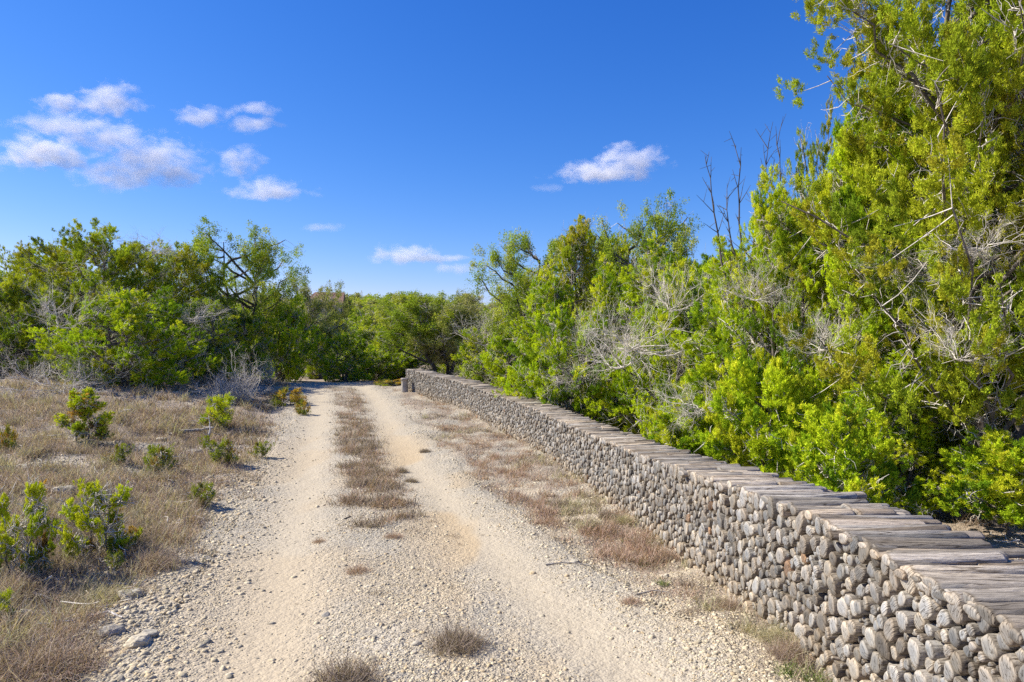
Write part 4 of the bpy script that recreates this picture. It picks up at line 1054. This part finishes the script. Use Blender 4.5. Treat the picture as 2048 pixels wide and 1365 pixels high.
e = empty("dead_tree", (at(1480, 10.6), 10.6, gz(at(1480, 10.6), 10.6))); tag(e, "bare dead tree with thin black branches standing against the sky above the junipers", "dead tree")
link("branches", dead_tree(), e)
e.scale = (1, 1, ((692 - 262) / 1365 * 10.6 + CAM_H - e.location.z) / 4.9)

# ---- young junipers on the left bank
def seedling_mesh(seed, Ht, Rd, shape, pal, nb=16, nc=6, cr=.07, per=90, ll=.035, tw=90):
    d_, dims = make_plant(seed, Ht, Rd, shape=shape, cb=.12, nb=nb, nc=nc, cr=cr, per=per, ll=ll, lw=.32, pal=pal, twigs=tw, stems=2, bough_r=.006, trunk_r=.014, twig_len=.18, fol_start=.5, lowpal='rust')
    return d_
JP['yellow'] = [((.23, .285, .028), 5), ((.18, .25, .022), 3), ((.12, .18, .02), 1.5), ((.22, .17, .06), .8)]
JP['rust'] = [((.125, .16, .035), 4), ((.115, .085, .05), 2), ((.11, .155, .03), 4)]
JP['orange'] = [((.20, .165, .045), 4), ((.125, .15, .04), 4), ((.14, .095, .05), 1)]
SD = {}
for key, a in {'spire': (201, 1.0, .42, 'cone', 'yellow', 13, 8, .07, 260, .030, 200), 'round': (202, .62, .42, 'round', 'yellow', 12, 9, .060, 420, .020, 300),
               'round2': (203, .62, .46, 'round', 'yellow', 11, 9, .060, 420, .020, 300), 'small': (204, .38, .30, 'round', 'rust', 14, 6, .055, 80, .03, 60),
               'small_y': (205, .45, .34, 'round', 'yellow', 14, 6, .065, 80, .035, 60), 'orange': (206, .5, .45, 'round', 'orange', 16, 6, .08, 70, .045, 70)}.items():
    d_ = seedling_mesh(*a); TEMPL['sd_' + key] = ({'trunk': d_['trunk'].mesh("stem", M_BARK), 'bare_twigs': d_['twigs'].mesh("bare_twigs", M_TWIG), 'crown': d_['crown'].mesh("crown", M_LEAF)}, (a[1], a[2]))
SEED = [  # template, px, py base, height px, half width px, label
    ('spire', 168, 882, 112, 58, "upright yellow green juniper seedling with a pointed spire on the left bank"),
    ('round', 198, 1118, 155, 74, "bright yellow green juniper seedling, the bushy one near the lower left"),
    ('round2', 40, 1150, 180, 78, "yellow green juniper seedling cut by the left edge beside the bushy one"),
    ('small_y', 440, 858, 65, 42, "yellow green seedling beside the tree shadow and grey branch"),
    ('small', 240, 928, 40, 20, "little olive seedling in dry grass above the bushy yellow green one"),
    ('small', 322, 945, 55, 34, "small rusty green seedling mid left with a reddish base"),
    ('small', 448, 928, 50, 28, "rusty olive seedling below the grey driftwood branch"),
    ('small', 413, 900, 30, 14, "tiny olive seedling tucked left of the driftwood one"),
    ('small', 405, 1010, 46, 28, "rusty green seedling at the gravel's edge, casting a small shadow"),
    ('small', 520, 915, 32, 20, "tiny olive seedling nearest the left wheel track"),
    ('orange', 578, 812, 34, 36, "orange yellow low shrub at the road's left edge near the bend"),
    ('orange', 605, 830, 26, 16, "small rust brown shrub at the road edge below the orange one"),
    ('orange', 15, 905, 50, 20, "yellow brown shrub at the left edge of the photo, mid height"),
    ('small', 235, 1140, 40, 22, "rusty seedling hugging the lower right foot of the bushy one"),
    ('small_y', 862, 788, 20, 14, "small yellow green plant against the far wall, right of its end post"),
    ('small_y', 10, 1240, 60, 22, "pale green sprig at the left edge low down"),
    ('orange', 780, 770, 12, 36, "yellow orange low weeds before the wall's end post, under the junipers"),
    ('small', 75, 1150, 45, 30, "rusty green twigs between the two lower left seedlings"),
]
for i, (k, px, py, hp, wp, lab) in enumerate(SEED):
    d = depth_of(px, py)
    place_tree('sd_' + k, 'juniper_seedling' if 'seedling' in lab else 'small_shrub', px, d, Ht=hp / 1365 * d * .9, Rd=wp / 1365 * d, rot=i * 1.1, label=lab, cat="seedling" if 'seedling' in lab else "shrub", group="young junipers and low shrubs by the road")

# ---- fallen wood
def branch_obj(name, px, py, pts, r0, r1, label, twigs=0, seed=0, rise=.02, mat=M_GREYWOOD):
    rr_ = np.random.default_rng(seed); d = depth_of(px, py); x = at(px, d)
    P = np.array(pts, float); t = np.linspace(0, len(P) - 1, 14); Q = np.stack([np.interp(t, np.arange(len(P)), P[:, k]) for k in range(3)], -1)
    Q[:, :2] += rr_.normal(0, r0 * .4, (14, 2)); Q[:, 2] = [gz(x + a, d + b) - gz(x, d) + c + rise * .3 for a, b, c in Q]
    acc = Acc(); acc.add(*tubes(Q[None], np.linspace(r0, r1, 14)[None] * rr_.uniform(.85, 1.15, (1, 14)), 8))
    for i in range(twigs):
        q = rr_.integers(2, 13); dv = nrm(rr_.normal(size=3) + [0, 0, .5]); L_ = rr_.uniform(.15, .45) * np.linalg.norm(P[-1] - P[0])
        S_ = Q[q] + np.outer(np.linspace(0, 1, 5), dv * L_) + rr_.normal(0, L_ * .04, (5, 3)); S_[0] = Q[q]
        acc.add(*tubes(S_[None], np.linspace(r1, r1 * .4, 5)[None], 5))
    o = link(name, acc.mesh(name, mat, True), None, (x, d, gz(x, d))); tag(o, label, "branch"); return o
branch_obj("fallen_branch", 372, 868, [(-.1, 0, .03), (.2, .12, .10), (.52, .2, .17)], .045, .02, "thick grey driftwood branch lying on rocks on the left bank", 0, 1)
branch_obj("fallen_branch", 412, 885, [(0, 0, .02), (.05, .1, .22), (.0, .15, .5)], .022, .008, "pale forked dead branch standing up right of the driftwood piece", 9, 2, mat=M_TWIG)
branch_obj("fallen_twig", 790, 1006, [(0, 0, .05), (.12, .02, .02), (.24, -.06, .01), (.26, -.16, .01)], .010, .006, "dark curved twig lying beside the olive grey tuft between the tracks", 0, 3, mat=M_OAKBARK)
branch_obj("fallen_twig", 690, 1040, [(0, 0, .01), (.04, .12, .01), (.0, .2, .01)], .007, .004, "short thin crooked twig left of the curved twig", 0, 4, mat=M_OAKBARK)
branch_obj("fallen_twig", 1092, 1132, [(0, 0, .01), (.16, .02, .015), (.38, -.05, .01)], .008, .004, "straight pale stick on gravel right of the wheel track", 0, 5)
branch_obj("fallen_twig", 1285, 1190, [(-.05, -.02, .01), (.08, .03, .015), (.18, .02, .01)], .007, .004, "short stick right of the isolated brown grass tuft", 0, 6)
branch_obj("fallen_twig", 1140, 826, [(-.7, .1, .03), (.1, .0, .05), (.8, -.1, .03)], .018, .008, "pale stick lying in dead grass by the middle of the wall", 0, 7)
branch_obj("fallen_twig", 200, 1235, [(-.04, 0, .01), (.05, .02, .03), (.16, -.02, .01)], .009, .005, "short white stick on ochre soil in the lower left", 0, 8, mat=M_TWIG)
branch_obj("fallen_branch", 205, 832, [(-.1, 0, .05), (.3, .05, .12), (.6, .1, .2)], .012, .005, "silvery bare twig lying right of the spire shaped seedling", 10, 9, mat=M_TWIG)

# ---- post at the wall's far end
def post_mesh():
    ring = 16; a = np.arange(ring) * 2 * math.pi / ring; r = np.random.default_rng(3)
    prof_ = [(-.15, 1.12), (.0, 1.08), (.12, .98), (.35, .92), (.50, .90), (.58, .97), (.60, 1.12), (.66, 1.13), (.675, 1.02)]
    dist = 1 + .07 * np.sin(3 * a + 1) + .04 * np.sin(7 * a); V = [(0, 0, .685)]
    for z, s in prof_:
        for k in range(ring): q = .105 * s * dist[k] * (1 + r.normal(0, .015)); V.append((q * math.cos(a[k]), q * math.sin(a[k]), z))
    return V, ring, len(prof_)
V, ring, np_ = post_mesh(); F = []
for q in range(np_ - 1):
    for k in range(ring): a = 1 + q * ring + k; b = 1 + q * ring + (k + 1) % ring; F += [(a, b, b + ring), (a, b + ring, a + ring)]
l0 = 1 + (np_ - 1) * ring
for k in range(ring): F.append((0, l0 + k, l0 + (k + 1) % ring))
px_, d_ = 809, 24.9
o = link("wooden_post", mesh_from("wooden_post", np.array(V), np.array(F), M_GREYWOOD), None, (at(px_, d_), d_, gz(at(px_, d_), d_))); o.scale = (1.25, 1.25, .78)
tag(o, "short weathered grey stump post standing at the log wall's far end", "post")

# ---- house on the ridge
import bmesh
def box(bm, x0, x1, y0, y1, z0, z1):
    v = [bm.verts.new(p) for p in ((x0, y0, z0), (x1, y0, z0), (x1, y1, z0), (x0, y1, z0), (x0, y0, z1), (x1, y0, z1), (x1, y1, z1), (x0, y1, z1))]
    for f in ((3, 2, 1, 0), (4, 5, 6, 7), (0, 1, 5, 4), (1, 2, 6, 5), (2, 3, 7, 6), (3, 0, 4, 7)): bm.faces.new([v[i] for i in f])
def bmobj(name, fn, mat, parent):
    me = bpy.data.meshes.new(name); bm = bmesh.new(); fn(bm); bmesh.ops.recalc_face_normals(bm, faces=bm.faces); bm.to_mesh(me); bm.free(); me.materials.append(mat)
    return link(name, me, parent)
hx, hy = HOUSE; hz = CAM_H + (692 - 612) / 1365 * hy - 1.7
h = empty("house", (hx, hy, hz), R_(8)); tag(h, "distant house with a brown pitched roof peeping over the trees on the ridge", "house")
M_STUCCO = plain("pale_stone_wall", (.46, .40, .32), (.56, .50, .41), 3)
M_ROOF = plain("brown_roof_tiles", (.15, .085, .065), (.27, .16, .125), 5)
M_DARK = plain("window_glass", (.03, .04, .05)); M_TRIM = plain("roof_trim", (.20, .15, .12))
bmobj("wall", lambda bm: box(bm, -2.6, 2.6, 0, 6, -2.5, 2.2), M_STUCCO, h)
def roof(bm):
    P = [(-3.0, -.5, 2.1), (3.0, -.5, 2.1), (3.0, 6.5, 2.1), (-3.0, 6.5, 2.1), (-1.6, 3, 4.0), (2.9, 3, 4.0)]
    v = [bm.verts.new(p) for p in P]
    for f in ((0, 1, 5, 4), (1, 2, 5), (2, 3, 4, 5), (3, 0, 4), (0, 3, 2, 1)): bm.faces.new([v[i] for i in f])
bmobj("roof", roof, M_ROOF, h)
bmobj("roof_trim", lambda bm: box(bm, -3.05, 3.05, -.56, -.502, 1.95, 2.13), M_TRIM, h)
for wx in (-1.5, 1.1):
    w_ = bmobj("window", lambda bm: box(bm, wx - .1, wx + 1.0, -.03, .02, .3, 1.5), M_TRIM, h)
    bmobj("pane", lambda bm: box(bm, wx, wx + .9, -.045, -.032, .4, 1.4), M_DARK, w_)

# ------------------------------------------------------------------ clouds: real volumes of vapour
def cloud(px, py, blobs, label, dens=1.0, dist=2600.0, seed=0.0):
    # each cloud drifts at its own distance, so none shades another
    """blobs: (dx px, dy px, half width px, half height px) round (px, py)"""
    k = dist / 1365.0
    cx, cz = at(px, dist), CAM_H + (682.5 + 9.5 - py) * k
    bw = max(abs(b[0]) + b[2] for b in blobs) * k * 1.45; bh = max(abs(b[1]) + b[3] for b in blobs) * k * 1.6
    bd = max(b[2] for b in blobs) * k * .55
    m, n, l = new_mat("cloud_vapour")
    tc = N(n, "ShaderNodeTexCoord")
    nz = N(n, "ShaderNodeTexNoise"); nz.inputs['Scale'].default_value = .016 * 2600 / dist; nz.inputs['Detail'].default_value = 5; nz.inputs['Roughness'].default_value = .6
    mo = N(n, "ShaderNodeMapping"); mo.inputs['Location'].default_value = (seed * 137.0, seed * 71.0, 0); mo.inputs['Scale'].default_value = (1, 1, 1.7)
    l.new(tc.outputs['Object'], mo.inputs[0]); l.new(mo.outputs[0], nz.inputs['Vector'])
    prev = None
    for (dx, dy, a, b) in blobs:
        s = N(n, "ShaderNodeVectorMath", operation='SUBTRACT'); s.inputs[1].default_value = (dx * k, 0, -dy * k); l.new(tc.outputs['Object'], s.inputs[0])
        a, b = a * 1.15, b * 1.18
        q = N(n, "ShaderNodeVectorMath", operation='MULTIPLY'); q.inputs[1].default_value = (1 / (a * k), 1 / (a * k * .36), 1 / (b * k)); l.new(s.outputs[0], q.inputs[0])
        le = N(n, "ShaderNodeVectorMath", operation='LENGTH'); l.new(q.outputs[0], le.inputs[0])
        iv = N(n, "ShaderNodeMath", operation='SUBTRACT'); iv.inputs[0].default_value = 1.0; l.new(le.outputs['Value'], iv.inputs[1])
        if prev is None: prev = iv.outputs[0]
        else:
            mxn = N(n, "ShaderNodeMath", operation='SMOOTH_MAX'); mxn.inputs[2].default_value = .25; l.new(prev, mxn.inputs[0]); l.new(iv.outputs[0], mxn.inputs[1]); prev = mxn.outputs[0]
    nn = N(n, "ShaderNodeMath", operation='MULTIPLY_ADD'); l.new(nz.outputs[0], nn.inputs[0]); nn.inputs[1].default_value = 2.6; nn.inputs[2].default_value = -1.33
    ad = N(n, "ShaderNodeMath", operation='ADD'); l.new(prev, ad.inputs[0]); l.new(nn.outputs[0], ad.inputs[1])
    ml = N(n, "ShaderNodeMath", operation='MULTIPLY'); ml.use_clamp = True; l.new(ad.outputs[0], ml.inputs[0]); ml.inputs[1].default_value = 1.5
    md = N(n, "ShaderNodeMath", operation='MULTIPLY'); l.new(ml.outputs[0], md.inputs[0]); md.inputs[1].default_value = .015 * dens * 2600 / dist
    v = N(n, "ShaderNodeVolumeScatter"); v.inputs['Color'].default_value = (1, .988, .992, 1); v.inputs['Anisotropy'].default_value = 0.0
    l.new(md.outputs[0], v.inputs['Density'])
    o = N(n, "ShaderNodeOutputMaterial"); l.new(v.outputs[0], o.inputs['Volume'])
    me = bpy.data.meshes.new("cloud"); bm = bmesh.new(); bmesh.ops.create_icosphere(bm, subdivisions=3, radius=1.25)
    for vv in bm.verts: vv.co = (vv.co.x * bw, vv.co.y * bd, vv.co.z * bh)
    bm.to_mesh(me); bm.free(); me.materials.append(m)
    ob = link("cloud", me, None, (cx, dist, cz)); tag(ob, label, "cloud", "small fair weather clouds", "thing"); return ob
CL = [
    (178, 204, [(-50, 4, 55, 18), (40, -4, 60, 30)], "highest of the left clouds, a puffy white oval near the left edge", 1.1),
    (260, 300, [(-130, -50, 90, 18), (-40, -25, 80, 26), (40, 20, 90, 40), (-20, 50, 80, 26), (90, 45, 60, 30)], "biggest cloud, a ragged white mass with a tail stretching left", .8),
    (92, 306, [(-10, 0, 82, 30), (30, 8, 60, 22)], "rounded white cloud under the tail at the photo's left edge", 1.1),
    (462, 234, [(-55, -2, 55, 18), (50, -18, 42, 11), (42, 14, 50, 13)], "forked white cloud like a sideways Y right of the highest left cloud", .9),
    (473, 323, [(0, 0, 44, 26)], "small round cloud right of the biggest cloud", 1.0),
    (535, 378, [(0, -2, 48, 22), (0, 8, 80, 12)], "low pointed white cloud right of the biggest one, under the round one", .95),
    (1230, 330, [(30, -8, 62, 32), (-30, 14, 85, 18)], "lone wedge shaped white cloud in the middle right sky", 1.15),
    (832, 512, [(-20, -2, 66, 17), (30, 4, 62, 9)], "flat elongated white cloud just above the far treeline", 1.0),
    (920, 537, [(0, 0, 44, 9)], "thin cloud streak right under the flat elongated cloud", .7),
    (650, 455, [(0, 0, 42, 7)], "faint cloud wisp above the road's far end", .5),
    (1098, 378, [(0, 0, 28, 9)], "faint tiny cloud puff lower left of the wedge shaped cloud", .6),
]
for i, (px, py, bl, lab, de) in enumerate(CL): cloud(px, py, bl, lab, de, seed=i + 1.0, dist=[2600, 3100, 2100, 3700, 4300, 1700, 2500, 3300, 4000, 4600, 2900][i])
